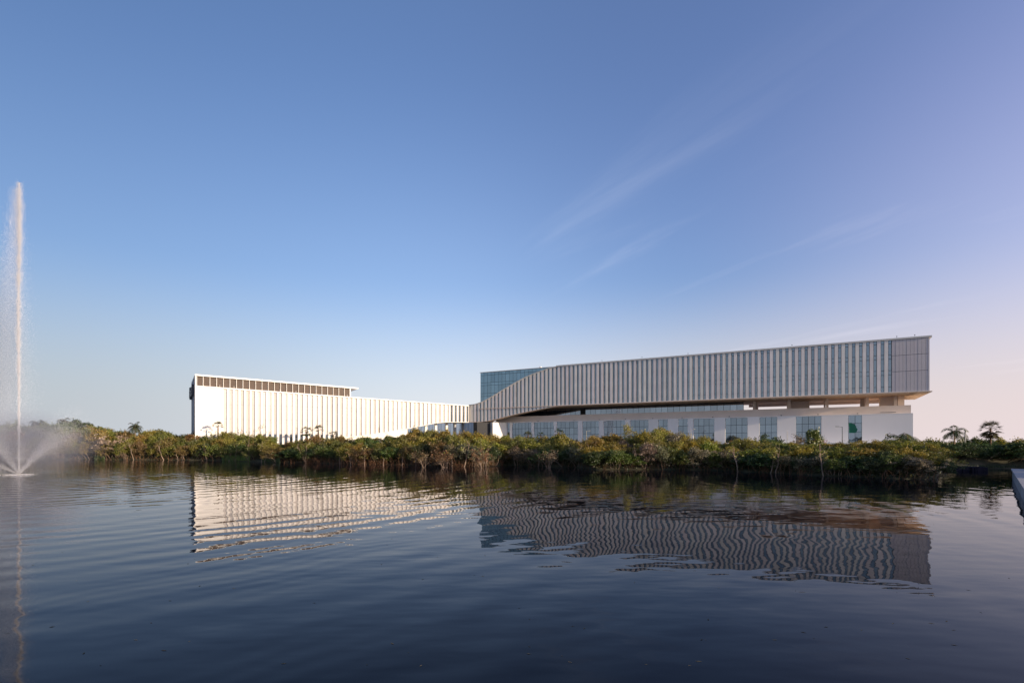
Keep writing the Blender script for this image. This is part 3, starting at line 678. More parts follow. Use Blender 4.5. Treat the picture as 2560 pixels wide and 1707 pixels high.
def branches(rs, stems, height, spread, lean=.3, rad=.09, depth=3, twigs=3):
    """returns tubes mesh builder and tip points"""
    mb = MB(); tips = []
    def grow(p, d, ln, r, lev):
        n = 3
        for i in range(n):
            d = (d + Vector(rs.normal(0, .16, 3)) + Vector((0, 0, .05))).normalized(); q = p + d * ln / n
            mb.tube(p, q, r, r * .82, 4 if lev else 5); p = q; r *= .82
            if lev > 0 and i > 0:
                for k in range(1 if i == 1 else twigs - 1):
                    dd = (d + Vector(rs.normal(0, .62, 3))).normalized()
                    if dd.z < -.1: dd.z = .1
                    grow(p, dd, ln * rs.uniform(.5, .78), r * .62, lev - 1)
        tips.append(p.copy())
    for s in range(stems):
        an = rs.uniform(0, 6.28); rr = rs.uniform(0, spread * .28)
        d = Vector((math.cos(an) * lean * rs.uniform(.2, 1.4), math.sin(an) * lean * rs.uniform(.2, 1.4), 1)).normalized()
        grow(Vector((math.cos(an) * rr, math.sin(an) * rr, -.2)), d, height * rs.uniform(.42, .6), rad * rs.uniform(.7, 1.1), depth)
    return mb, tips
def crown_pts(rs, h, w_, n, low=.25, top=1.0):
    """clump centres through an uneven crown of a few overlapping mounds"""
    out = []
    k = rs.randint(4, 7); mounds = []
    for i in range(k):
        an = rs.uniform(0, 6.28); rr = w_ * .5 * math.sqrt(rs.uniform(0, .55)); mr = w_ * rs.uniform(.20, .34)
        mounds.append((math.cos(an) * rr, math.sin(an) * rr, h * rs.uniform(.50, .86) - mr * .1, mr))
    mounds[0] = (mounds[0][0] * .4, mounds[0][1] * .4, h * top - w_ * .24, w_ * .24)
    while len(out) < n:
        m_ = mounds[rs.randint(k)]; d = rand_dirs(1, rs, .25)[0]; r = m_[3] * rs.uniform(.45, 1.05) ** .6
        p = np.array([m_[0], m_[1], m_[2]]) + d * r * np.array([1, 1, .85])
        if p[2] > h * low * rs.uniform(.4, 1.2): out.append(p)
    return np.array(out)
# --- variants, 6 m tall, shared by the copies
VAR = []
for v in range(12):
    rs = np.random.RandomState(100 + v)
    w_ = rs.uniform(5.2, 7.2); kind = v % 4
    mb, tips = branches(rs, rs.randint(4, 8), 5.2, w_, lean=.5 if kind != 3 else .3, rad=.075, depth=2, twigs=3)
    n = {0: 150, 1: 175, 2: 120, 3: 85}[kind]
    pts = crown_pts(rs, 6.0, w_, n, low=.10 if kind == 1 else .28)
    tp = np.array([tuple(t_) for t_ in tips]); tp = tp[tp[:, 2] > 1.3]
    pts = np.vstack([pts, tp[rs.choice(len(tp), min(len(tp), 40), replace=False)]])
    # ragged shoots standing out of the crown
    sh = []; top = pts[pts[:, 2] > 3.2]
    for q in top[rs.choice(len(top), 34)]:
        d = np.array([rs.normal(0, .35), rs.normal(0, .35), 1.]); ln = rs.uniform(.5, 1.5); d /= np.linalg.norm(d)
        mb.tube(Vector(q - d * .5), Vector(q + d * ln), .022, .008, 3)
        for k_ in range(3): sh.append(q + d * ln * (.35 + .3 * k_))
    tr = bpy.data.meshes.new('trunk'); tr.from_pydata(mb.v, [], mb.f); tr.update(); tr.materials.append(M['bark'] if kind in (0, 2) else M['bark_d'])
    body = leaves(pts, {0: 34, 1: 30, 2: 27, 3: 18}[kind], .29, .135 if kind != 1 else .18, rs, 'crown_body')
    ex = leaves(np.array(sh), 6, .13, .12, rs, 'crown_shoots')
    bm_ = bmesh.new(); bm_.from_mesh(body); bm_.from_mesh(ex); cr = bpy.data.meshes.new('crown'); bm_.to_mesh(cr); bm_.free(); cr.materials.append(M['leaf'])
    VAR.append((cr, tr, w_))
TINTS = {'olive': (.185, .180, .032), 'green': (.110, .130, .028), 'dark green': (.055, .080, .022), 'yellow-green': (.270, .225, .032), 'rust-brown': (.210, .135, .046), 'yellow-brown': (.270, .200, .040), 'grey-brown': (.220, .175, .105)}
def plant(x, y, zg, h, var, tint, label, group=None, rz=None, wf=1.0, name='mangrove_bush', cat='bush', crown=True):
    cr, tr, w_ = VAR[var]; s = h / 6.2
    r = empty(name, (x, y, zg), rnd.uniform(0, 6.28) if rz is None else rz); r.scale = (s * wf, s * wf, s)
    tag(r, label, cat, group)
    c = [a * rnd.uniform(.86, 1.14) for a in TINTS[tint]]
    for nm, me in (('crown', cr), ('trunk', tr)):
        if nm == 'crown' and not crown: continue
        o = bpy.data.objects.new(nm, me); COL.objects.link(o); o.parent = r; o.color = (*c, 1)
    return r
# skyline of the belt in the photograph: (column, row)
SKY = [(-60, 1072), (0, 1068), (60, 1066), (119, 1064), (150, 1066), (243, 1069), (276, 1076), (310, 1076), (365, 1076), (411, 1076), (442, 1087), (462, 1090), (483, 1094), (495, 1086), (543, 1079), (579, 1079), (602, 1082), (638, 1089),
       (686, 1095), (698, 1106), (745, 1103), (790, 1094), (817, 1088), (852, 1091), (900, 1099), (936, 1091), (955, 1094), (991, 1086), (1031, 1079), (1062, 1072), (1122, 1073), (1158, 1078), (1200, 1082),
       (1241, 1094), (1289, 1090), (1336, 1095), (1384, 1086), (1419, 1090), (1467, 1101), (1514, 1092), (1562, 1095), (1598, 1087), (1629, 1082), (1652, 1071), (1675, 1089), (1717, 1085), (1764, 1095), (1824, 1104),
       (1851, 1102), (1902, 1106), (1953, 1107), (1979, 1098), (2010, 1108), (2068, 1110), (2106, 1114), (2132, 1110), (2208, 1107), (2250, 1104), (2272, 1100), (2290, 1106), (2340, 1112), (2360, 1120)]
def sky_y(px): return interp(px, [p[0] for p in SKY], [p[1] for p in SKY])
MARKS = [(-40, 'left of the fountain jet'), (20, 'behind the fountain jet'), (75, 'in the spray right of the jet'), (120, 'under the hazy coconut palm'), (165, 'left under the domed tree'), (210, 'right under the domed tree'),
         (255, 'where the far treeline steps down'), (300, 'just left of the round palm'), (340, 'under the round palm'), (385, 'right of the round palm'), (428, 'left of the shaded end wall'), (470, 'at the shaded end wall'), (512, 'below the blank white panel'), (548, 'under the single brown fan palm'),
         (590, 'left of the tall twiggy tree'), (628, 'under the tall twiggy tree'), (668, 'right of the tall twiggy tree'), (712, 'where the belt dips'), (752, 'left of the dark fan palm'), (790, 'under the two fan palms'), (832, 'right of the two fan palms'),
         (880, 'where the white ribbon leaves the ground'), (925, 'below the low white wall'), (970, "at the low wall's right end"), (1015, 'below the first columns of the bridge'), (1060, 'below the middle of the bridge'), (1105, 'left of the bridge low point'), (1150, 'under the dark bridge columns'), (1198, 'below the teal glass'),
         (1245, 'below the sunlit stair wall'), (1290, 'below the first broad podium bay'), (1335, 'below the first podium pier'), (1378, 'below the second broad podium bay'), (1420, 'below the third broad podium bay'), (1470, 'by the left pale street lamp'), (1520, 'left of the tall pale tree'), (1565, 'under the tall pale tree'),
         (1608, 'right of the tall pale tree'), (1652, 'below the narrow two-pane bay'), (1700, 'below the second narrow bay'), (1750, 'right of the second pale street lamp'), (1800, 'left of the first red letters'), (1850, 'below the first red letters'), (1900, 'left of the three-pane bay'), (1950, 'right of the three-pane bay'),
         (2000, 'left of the dark layered tree'), (2050, 'below the second red letters'), (2100, 'by the dark street lamp'), (2150, 'below the green graphic'), (2200, 'below the blank podium end'), (2245, 'under the feather-leaved palm'), (2290, 'at the right corner of the podium'), (2328, 'at the tip of the point')]
def mark(px): return min(MARKS, key=lambda m_: abs(m_[0] - px))[1]
used = {}
ROWN = ['at the waterline', 'mid-belt', 'high in the belt', 'at the back']
def tint_for(px, row):
    if px < 300: w_ = ['rust-brown', 'olive', 'grey-brown', 'yellow-brown'] if row < 2 else ['olive', 'rust-brown', 'green']
    elif px < 1000: w_ = ['olive', 'green', 'dark green', 'rust-brown'] if row == 0 else ['olive', 'rust-brown', 'green', 'yellow-brown', 'olive']
    elif px < 1400: w_ = ['rust-brown', 'dark green', 'yellow-brown', 'grey-brown'] if row == 0 else ['yellow-brown', 'yellow-green', 'olive', 'yellow-brown']
    elif px < 1900: w_ = ['dark green', 'green', 'grey-brown'] if row == 0 else ['yellow-brown', 'olive', 'yellow-green', 'grey-brown']
    else: w_ = ['dark green', 'dark green', 'grey-brown', 'green'] if row == 0 else ['yellow-green', 'olive', 'green', 'yellow-brown']
    return rnd.choice(w_)
for row, (off, hf) in enumerate(((1.0, .60), (5.0, .80), (10.0, .95), (15.0, 1.0))):
    px = -70 + row * 13
    while px < 2345 - row * 4:
        z0_ = shore_z(px); zd = z0_ + off + rnd.uniform(-.8, .8)
        if px < 470: zd = z0_ + off
        x, y = at(px, zd); zg = interp(off, [o_[0] for o_ in offs], [o_[1] for o_ in offs]) - .1
        ztop = CH + (HY - sky_y(px) - rnd.choice((-9, -5, -2, 0, 1, 3, 4)) - rnd.uniform(0, 2)) / F * zd
        htot = ztop - zg; h = max(2.0, htot * (hf * rnd.uniform(.9, 1.1) if row < 3 else 1)) if row < 2 else max(1.8, htot * rnd.uniform(.92, 1.02))
        if row == 0: h = min(h, htot * .78)
        var = rnd.randrange(12); tint = tint_for(px, row)
        lab = f"{tint} mangrove bush {ROWN[row]}, {mark(px)}"
        k = lab
        # two neighbours that read alike are told apart by height
        if k in used:
            lab = f"{'lower' if h < used[k] else 'taller'} {lab}"
            if lab in used: lab = f"denser {lab}"
        used[k] = h; used[lab] = h
        blockb = (row >= 2 and 440 < px < 500)
        wf = max(.85, min(1.9, 6.2 / h * rnd.uniform(.75, .95))) if h < 6.2 else rnd.uniform(.85, 1.0)
        plant(x, y, zg, h, var, tint, lab, 'mangrove bushes along the far shore', wf=wf)
        wpx = (5.2 * h / 6.2 * wf) * F / zd
        px += wpx * rnd.uniform(.62, .85)
# low understorey that closes the belt near the water: one mass nobody could count
pts = []
for i in range(5200):
    px = nr.uniform(-90, 2348); off = nr.uniform(0, 9) ; zd = shore_z(px) + off; x, y = at(px, zd)
    pts.append((x, y, interp(off, [o_[0] for o_ in offs], [o_[1] for o_ in offs]) + abs(nr.normal(0, .75)) * (1 + off * .10)))
me = leaves(np.array(pts), 9, .30, .17, nr, 'understorey'); o = bpy.data.objects.new('undergrowth', me); COL.objects.link(o); o.color = (.050, .052, .018, 1)
tag(o, 'dark leafy undergrowth between the mangrove stems along the shore', 'undergrowth', kind='stuff')
# bare arching prop roots and twigs at the water edge
mb = MB()
for i in range(1500):
    px = nr.uniform(-60, 2345); px = px if nr.rand() > .5 else nr.uniform(760, 1260); zd = shore_z(px) + nr.uniform(-.9, 1.6); x, y = at(px, zd)
    p = Vector((x, y, -.1)); d = Vector((nr.normal(0, .35), nr.normal(0, .35), 1)).normalized(); ln = nr.uniform(.35, 1.0); r = nr.uniform(.018, .04)
    for k in range(3):
        q = p + d * ln / 1.4; mb.tube(p, q, r, r * .8, 3); p = q; r *= .8; d = (d + Vector(nr.normal(0, .25, 3))).normalized()
o = mb.build('mangrove_roots', principled('rust_root', (.20, .105, .06), .9, .1, noise=.3, nscale=1)); tag(o, 'tangle of rust-brown mangrove roots and twigs rising from the water edge', 'roots', kind='stuff')
# pale slanting trunks that stand out of the belt
trunk_px = [(446, 1146, 1128, -9), (588, 1150, 1118, 4), (572, 1149, 1126, 8), (620, 1149, 1104, 2), (654, 1150, 1120, 3), (518, 1149, 1122, -8), (766, 1158, 1118, -22), (764, 1157, 1116, 3), (849, 1160, 1132, 1), (878, 1162, 1136, -7), (912, 1162, 1128, -2), (958, 1163, 1140, 0), (410, 1148, 1118, -14), (335, 1147, 1112, -12), (1345, 1166, 1146, 5),
            (1003, 1162, 1130, 6), (1040, 1162, 1126, -5), (1130, 1165, 1118, 4), (1160, 1165, 1112, 14), (1195, 1165, 1116, 8), (1215, 1166, 1120, 5), (1365, 1167, 1140, 3), (1845, 1174, 1132, -12), (1925, 1180, 1136, 14), (1940, 1180, 1130, 9), (2060, 1186, 1130, -10)]
def stem_label(px, dx): return f"pale {'left' if dx < -1 else 'right' if dx > 1 else 'straight'}-{'leaning' if abs(dx) > 1 else 'standing'} mangrove stem, {mark(px)}"
def stem_name(px, dx):
    same = sorted(q[0] for q in trunk_px if stem_label(q[0], q[3]) == stem_label(px, dx))
    return stem_label(px, dx) + ('' if len(same) == 1 else ', left one of two' if px == same[0] else ', right one of two')
for k, (px, yb, yt, dx) in enumerate(trunk_px):
    zd = shore_z(px) - .6; x, y = at(px, zd); rs = np.random.RandomState(500 + k)
    zt4 = CH + (HY - yt) / F * zd; x2 = at(px + dx, zd)[0]; h = zt4 + .3
    mb = MB(); p = Vector((0, 0, -.3)); n_ = 6; pts_ = []
    for i in range(n_):
        f = (i + 1) / n_; q = Vector(((x2 - x) * f + rs.normal(0, .07), rs.normal(0, .1), -.3 + (h + .3) * f)); mb.tube(p, q, .11 * (1 - .55 * i / n_), .11 * (1 - .55 * (i + 1) / n_), 6)
        if i > 1:
            for j in range(2):
                a = q; d = Vector((rs.normal(0, .8), rs.normal(0, .5), 1)).normalized(); r = .04
                for m_ in range(3): b = a + d * h * .12; mb.tube(a, b, r, r * .75, 4); a = b; r *= .75; d = (d + Vector(rs.normal(0, .3, 3))).normalized()
                pts_.append(tuple(a))
        p = q
    r = tag(empty('mangrove_tree', (x, y, 0)), stem_name(px, dx), 'tree', 'pale mangrove stems at the shore')
    me_ = bpy.data.meshes.new('trunk'); me_.from_pydata(mb.v, [], mb.f); me_.update(); me_.materials.append(M['bark']); o = bpy.data.objects.new('trunk', me_); COL.objects.link(o); o.parent = r
    cm = leaves(np.array(pts_ + [(p.x, p.y, p.z)]), 14, .35, .16, rs, 'crown'); o = bpy.data.objects.new('crown', cm); COL.objects.link(o); o.parent = r; o.color = (*TINTS['olive'], 1)
rs = np.random.RandomState(321); c = []; a = []; b = []
for k in range(450):
    zd = 12 + 120 * rs.rand() ** 1.5; x = rs.uniform(-.95, .95) * zd
    if k % 3 == 0: zd = shore_z(CX + F * x / zd) - abs(rs.normal(0, 4)) - .8; 
    an = rs.uniform(0, 6.28); l_ = rs.uniform(.03, .09) * (1 if zd < 60 else 2); c.append((x, zd, .006)); a.append((math.cos(an) * l_, math.sin(an) * l_, 0)); b.append((-math.sin(an) * l_ * .5, math.cos(an) * l_ * .5, .004))
me = quads_mesh('floating_leaves', np.array(c), np.array(a), np.array(b), M['leaf']); o = bpy.data.objects.new('floating_leaves', me); COL.objects.link(o); o.color = (.10, .09, .06, 1); tag(o, 'scattered small dead leaves floating on the lake', 'leaves', kind='stuff')
# bright waterside grass
def reeds(x0, x1, n, h, col, label, seed, off=(-.8, 1.0)):
    rs = np.random.RandomState(seed); px = rs.uniform(x0, x1, n); c = []; a = []; b = []
    for p in px:
        x, y = at(p, shore_z(p) + rs.uniform(*off)); hh = h * rs.uniform(.5, 1.1); c.append((x, y, hh * .45)); ax = np.array([rs.normal(0, .16), rs.normal(0, .1), 1]); a.append(ax * hh * .55); b.append((.07, rs.normal(0, .04), 0))
    me = quads_mesh('grass', np.array(c), np.array(a), np.array(b), M['leaf']); o = bpy.data.objects.new('reeds', me); COL.objects.link(o); o.color = (*col, 1); tag(o, label, 'reeds', kind='stuff')
reeds(555, 625, 1500, 1.9, (.10, .16, .02), 'bright green reeds at the water edge left of the twiggy tree', 1)
reeds(655, 700, 600, 1.5, (.06, .10, .02), 'darker green reeds at the water edge where the belt dips', 2)
reeds(236, 262, 260, 1.6, (.07, .10, .02), 'green reeds at the water edge near the fountain spray', 3)
reeds(1180, 1230, 500, 1.3, (.12, .06, .02), 'rust-coloured reeds below the left edge of the teal glass', 4)
reeds(2345, 2560, 5000, .8, (.035, .055, .015), 'short dark grass on the right-hand bank', 5, (0, 9))
# far treeline on the left
def tree(px, ytop, zd, width_px, tint, label, name='broad_tree', cat='tree', n=200, flat=.5, seed=0, low=.4, zg=GROUND, size=.26, per=26, spread=.42):
    rs = np.random.RandomState(seed + int(px)); x, y = at(px, zd); h = CH + (HY - ytop) / F * zd - zg; w_ = width_px / F * zd
    mb, tips = branches(rs, 2, h * .8, w_ * .5, lean=.35, rad=.16, depth=2, twigs=3)
    sc_ = 1.0; r = tag(empty(name, (x, y, zg)), label, cat)
    me = bpy.data.meshes.new('trunk'); me.from_pydata(mb.v, [], mb.f); me.update(); me.materials.append(M['bark_d'])
    o = bpy.data.objects.new('trunk', me); COL.objects.link(o); o.parent = r
    d = rand_dirs(n, rs, .3); rr = rs.uniform(.25, 1, n)[:, None] ** .5
    pts = d * rr * np.array([w_ / 2, w_ / 2, h * (1 - low) / 2 * 1.02]) * (1 + .12 * np.sin(d[:, :1] * 7 + d[:, 1:2] * 5 + seed)); pts[:, 2] += h * (1 + low) / 2 - spread * .8
    cm = leaves(pts, per, spread, size, rs, 'crown'); o = bpy.data.objects.new('crown', cm); COL.objects.link(o); o.parent = r; o.color = (*TINTS[tint], 1)
    return r
tree(190, 1050, 215, 78, 'dark green', 'dark domed broad tree on the far left skyline', n=420, seed=1, low=.2)
tree(157, 1057, 214, 50, 'dark green', 'smaller dark tree merging with the left side of the domed tree', n=260, seed=2, low=.2)
tree(232, 1064, 205, 50, 'olive', 'olive tree stepping down to the right of the domed dark tree', n=260, seed=3, low=.2)
tree(262, 1069, 200, 40, 'green', 'loose green tree between the domed tree and the round palm', n=170, seed=4, low=.2)
tree(108, 1064, 210, 46, 'olive', 'hazy olive tree behind the spray, right of the jet', n=240, seed=5, low=.2)
tree(60, 1067, 208, 56, 'olive', 'hazy olive tree directly behind the foot of the jet', n=260, seed=6, low=.2)
tree(6, 1064, 212, 60, 'dark green', 'hazy dark tree at the left edge of the photo', n=260, seed=7, low=.2)
tree(395, 1076, 190, 50, 'olive', 'olive tree between the round palm and the shaded end wall', n=230, seed=8, low=.2)
tree(300, 1078, 192, 44, 'green', 'green tree just left of the round palm', n=200, seed=9, low=.2)
# pale flowering twigs by the spray: bare tree with light blossom
def twiggy(px, ytop, zd, width_px, label, leaf_col, nleaf, zg, seed, rad=.06, lsize=.13, mat='bark', stems=3, per=6):
    rs = np.random.RandomState(seed); x, y = at(px, zd); h = CH + (HY - ytop) / F * zd - zg; w_ = width_px / F * zd
    mb, tips = branches(rs, stems, h * .95, w_ * .4, lean=w_ / h * .45, rad=rad, depth=3, twigs=3)
    zmax = max(t_.z for t_ in tips); k = h / zmax; mb.v = [(v[0] * k, v[1] * k, v[2] * k) for v in mb.v]
    r = tag(empty('bare_tree', (x, y, zg)), label, 'tree'); me = bpy.data.meshes.new('stems'); me.from_pydata(mb.v, [], mb.f); me.update(); me.materials.append(M[mat])
    o = bpy.data.objects.new('stems', me); COL.objects.link(o); o.parent = r; o['kind'] = 'stuff'
    tp = np.array([tuple(t_ * k) for t_ in tips]); tp = tp[tp[:, 2] > h * .35]; tp = tp[rs.choice(len(tp), min(nleaf, len(tp)), replace=False)]
    cm = leaves(tp, per, .22, lsize, rs, 'crown'); o = bpy.data.objects.new('crown', cm); COL.objects.link(o); o.parent = r; o.color = (*leaf_col, 1)
twiggy(252, 1086, 168, 42, 'twiggy tree with pale pinkish blossom just right of the spray', (.48, .36, .28), 120, 1.0, 31, lsize=.2)
twiggy(292, 1090, 167.5, 40, 'lower twiggy tree with pale blossom under the far olive trees', (.42, .30, .22), 90, 1.0, 32, lsize=.18)
twiggy(618, 1058, 163, 44, 'tall pinkish-brown twiggy tree rising in front of the first window strips', (.14, .09, .05), 160, 0.5, 33, rad=.09, stems=2)
twiggy(632, 1072, 160, 44, 'pale-stemmed bare mangrove standing below the tall twiggy tree', (.13, .08, .045), 90, 0, 34, rad=.09)
twiggy(1110, 1118, 112, 90, 'wide thicket of bare rust-coloured stems below the middle of the bridge', (.16, .08, .035), 160, 0, 35, rad=.05, stems=9, mat='bark')
twiggy(1205, 1120, 109, 50, 'bunch of bare reddish stems below the left edge of the teal glass', (.16, .07, .03), 100, 0, 36, rad=.05, stems=8, mat='bark')
twiggy(1060, 1122, 112, 60, 'bare brown stems below the left half of the bridge', (.14, .09, .04), 100, 0, 37, rad=.05, stems=7, mat='bark')
twiggy(1372, 1118, 109, 50, 'greyish bare twiggy bush below the second broad podium bay', (.14, .10, .06), 100, 0, 38, rad=.04, stems=8)
twiggy(1434, 1098, 118, 36, 'greyish twiggy bush left of the left pale street lamp', (.16, .12, .07), 80, 2, 39, rad=.04, stems=5)
twiggy(1985, 1086, 108, 26, 'small upright grey-brown twiggy shrub at the left edge of the widest right-hand bay', (.14, .09, .04), 80, 2.5, 40, rad=.05, stems=2)
tree(1569, 1055, 122, 24, 'yellow-green', 'tall narrow tree with pale yellow blossom in front of the podium', name='flowering_tree', n=110, seed=11, low=.1, zg=3, size=.12, per=12, spread=.25).children[1].color = (.34, .30, .12, 1)
tree(1595, 1076, 121, 34, 'yellow-green', 'lower pale blossoming shrub right of the tall pale tree', name='flowering_tree', n=90, seed=12, low=.1, zg=3, size=.12, per=12, spread=.3).children[1].color = (.28, .22, .12, 1)
tree(1652, 1068, 118, 46, 'yellow-brown', 'domed yellow-brown tree reaching into the narrow two-pane bay', name='domed_tree', n=150, seed=13, low=.35, zg=2.5, size=.15, per=18, spread=.28)
tree(2034, 1069, 112, 36, 'green', 'dark green layered tree in front of the widest right-hand bay', name='almond_tree', n=110, seed=14, low=.15, zg=2.5, size=.19, per=14, spread=.3)
tree(1909, 1083, 113, 20, 'dark green', 'small dark sapling at the left side of the three-pane bay', name='sapling', n=40, seed=15, low=.2, zg=2.8, size=.17, per=12, spread=.25)
tree(1940, 1090, 113, 26, 'dark green', 'broad-leaved dark shrub at the right side of the three-pane bay', name='sapling', n=50, seed=16, low=.2, zg=2.8, size=.19, per=12, spread=.25)
# hedge of sunlit trees beyond the point on the right
for k, (px, yt, wpx, tint, lab) in enumerate(((2292, 1106, 44, 'yellow-brown', 'low golden bush just right of the podium corner'), (2324, 1096, 44, 'yellow-green', 'golden-green rounded bush left of the right-hand coconut palm'), (2352, 1104, 40, 'yellow-brown', 'golden bush at the foot of the right-hand coconut palm'),
        (2383, 1103, 38, 'yellow-brown', 'golden bush right of the right-hand coconut palm'), (2411, 1095, 26, 'green', 'compact green tree between the coconut palm and the tall fan palm'), (2440, 1094, 24, 'green', 'small green tree left of the tall fan palm'), (2462, 1094, 34, 'dark green', 'dark dense shrub at the foot of the tall fan palm'),
        (2490, 1104, 30, 'yellow-brown', 'golden bush right of the tall fan palm'), (2501, 1093, 16, 'yellow-green', 'narrow upright golden sapling right of the tall fan palm'), (2524, 1106, 36, 'yellow-green', 'low golden-green bush near the right edge'), (2546, 1096, 36, 'yellow-brown', 'tall golden bush at the right edge of the photo'), (2580, 1098, 50, 'yellow-brown', 'golden bush cut by the right edge of the photo'))):
    tree(px, yt, 124, wpx * 1.15, tint, lab, name='shoreline_tree', n=150, seed=30 + k, low=.0, zg=2.4, size=.17, per=18, spread=.3)
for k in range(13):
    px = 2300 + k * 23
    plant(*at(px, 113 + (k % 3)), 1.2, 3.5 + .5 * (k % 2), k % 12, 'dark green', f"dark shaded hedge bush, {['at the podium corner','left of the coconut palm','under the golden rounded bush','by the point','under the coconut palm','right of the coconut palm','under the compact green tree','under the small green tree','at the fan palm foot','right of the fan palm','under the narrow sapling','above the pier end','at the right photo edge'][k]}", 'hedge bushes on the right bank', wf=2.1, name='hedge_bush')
# trees standing on the right bank beyond the picture's edge, whose long shadows reach the point
bank = MB().prism([fr_p(-1, 5.2, 0)[:2], fr_p(52, 5.2, 0)[:2], fr_p(52, 90, 0)[:2], fr_p(-1, 90, 0)[:2]], -1.5, 1.12).build('ground', M['ground']); tag(bank, kind='structure')
spots = [(84, 61), (88, 66), (80, 54), (94, 60), (90, 50), (77, 47), (98, 68), (86, 42), (113, 99), (119, 95), (125, 91), (131, 87), (104, 84), (100, 88), (96, 82), (107, 93)]
for k, (x, y) in enumerate(spots):
    plant(x, y, 1.0, (8.6 if k < 8 else 5.6) + rnd.uniform(-1, 1), k % 12, 'dark green', f"bank tree right of the view, {['beyond the pier', 'on the far right bank'][k // 8]}, {['first','second','third','fourth','fifth','sixth','seventh','eighth'][k % 8]} of its row", 'trees on the bank beyond the right edge', wf=1.15, name='bank_tree', cat='tree')
# --- palms
def frond(rs, ln, az, el, mbx, width, droop):
    """feather frond: arching midrib with leaflets, returned as quads"""
    c = []; a = []; b = []; p = np.array([0., 0., 0.]); d = np.array([math.cos(az) * math.cos(el), math.sin(az) * math.cos(el), math.sin(el)]); n = 10
    side = np.array([-math.sin(az), math.cos(az), 0]); pts = [p.copy()]
    for i in range(n):
        p = p + d * ln / n; d = d + np.array([0, 0, -droop / n * (1 + i * .25)]); d /= np.linalg.norm(d); pts.append(p.copy())
        wd = width * math.sin(math.pi * min(1, (i + 1.2) / (n + 1))) ** .6
        for s in (-1, 1):
            for j in range(3):
                q = pts[-2] + (p - pts[-2]) * (j / 3); ax = side * s * wd * .5 + d * wd * .22 + np.array([0, 0, -wd * .22]) + rs.normal(0, .03, 3)
                c.append(q + ax); a.append(ax); b.append(d * ln * .030)
    return c, a, b, pts
def palm(px, ytop, zd, zg, label, kind='feather', ln=3.0, nf=13, tint=(.06, .075, .02), seed=0, rad=.16, lean=0, up=(-.2, 1.3)):
    rs = np.random.RandomState(seed + 900); x, y = at(px, zd); h = CH + (HY - ytop) / F * zd - zg
    hub = h - ln * (.50 if kind == 'feather' else .62); hub = max(hub, .5)
    r = tag(empty('palm_tree', (x, y, zg)), label, 'palm'); mb = MB(); p = Vector((0, 0, -.3))
    for i in range(6):
        q = Vector((lean * ((i + 1) / 6) ** 2, 0, hub * (i + 1) / 6)); mb.tube(p, q, rad * (1.15 - .06 * i), rad * (1.12 - .06 * (i + 1)), 8); p = q
    mb.build('trunk', M['bark_d'] if kind == 'fan' else M['bark'], r, True)
    C_, A_, B_ = [], [], []
    stems = MB()
    for k in range(nf):
        az = 2 * math.pi * k * .382 + rs.uniform(-.3, .3); el = up[0] + (up[1] - up[0]) * min(1, max(0, (k + .5) / nf + rs.uniform(-.08, .08)))
        if kind == 'feather':
            c, a, b, pts = frond(rs, ln * rs.uniform(.85, 1.1), az, el, None, ln * .30, 1.6)
            for q, a_, b_ in zip(c, a, b): C_.append(q + np.array(p)); A_.append(a_); B_.append(b_)
            for i in range(len(pts) - 1): stems.tube(Vector(pts[i]) + p, Vector(pts[i + 1]) + p, .035, .025, 3)
        else:
            d = np.array([math.cos(az) * math.cos(el), math.sin(az) * math.cos(el), math.sin(el)]); e = d * ln * .52; side = np.cross(d, [0, 0, 1]); side /= np.linalg.norm(side) + 1e-6; upv = np.cross(side, d)
            stems.tube(p, p + Vector(e), .03, .02, 3)
            for j in range(11):
                an = (j - 5) / 5 * 1.25; ax = (d * math.cos(an) + side * math.sin(an) - np.array([0, 0, .25 * abs(math.sin(an)) + .15])) * ln * .26
                C_.append(np.array(p) + e + ax); A_.append(ax); B_.append(np.cross(ax, upv) * .22)
    me = quads_mesh('fronds', np.array(C_), np.array(A_), np.array(B_), M['leaf']); o = bpy.data.objects.new('fronds', me); COL.objects.link(o); o.parent = r; o.color = (*tint, 1)
    stems.build('frond_stems', M['bark_d'], r)
palm(338, 1057, 176, 2.5, 'round-headed feather palm rising above the left belt', ln=2.9, nf=22, seed=1, tint=(.05, .065, .02), up=(-.5, 1.4))
palm(95, 1047, 206, 4.3, 'hazy coconut palm behind the spray, right of the jet', ln=4.2, nf=14, seed=2, tint=(.05, .06, .03))
palm(158, 1043, 218, 4.3, 'coconut palm top sticking out of the domed dark tree', ln=3.4, nf=10, seed=3, tint=(.05, .06, .03))
palm(545, 1055, 167.5, 2, 'brown-trunked fan palm before the blank white panel, its shadow on the wall', 'fan', ln=2.1, nf=15, seed=6, tint=(.07, .06, .02), rad=.24)
palm(765.5, 1067, 170, 2.5, 'left dark fan palm in front of the white fins', 'fan', ln=2.5, nf=18, seed=7, tint=(.045, .055, .018), rad=.26, up=(-.6, 1.3))
palm(797, 1064, 172, 2.5, 'slimmer right fan palm in front of the white fins', 'fan', ln=2.3, nf=14, seed=8, tint=(.055, .055, .02), rad=.2)
palm(834, 1078, 173, 2.5, 'small fan palm half sunk in the bushes right of the slimmer palm', 'fan', ln=2.2, nf=14, seed=9, tint=(.05, .06, .02))
palm(1320, 1080, 132, 3.3, 'young palm-like shrub before the first broad podium bay', 'fan', ln=1.7, nf=16, seed=10, tint=(.05, .055, .02), up=(-.7, 1.3))
palm(1352, 1081, 132, 3.3, 'small dark young palm before the second broad podium bay', 'fan', ln=1.4, nf=14, seed=11, tint=(.03, .05, .015), up=(-.7, 1.3))
palm(1398, 1073, 131, 3.3, 'dark young palm at the stone pier left of the third broad bay', 'fan', ln=1.7, nf=16, seed=12, tint=(.025, .045, .015), up=(-.7, 1.3))
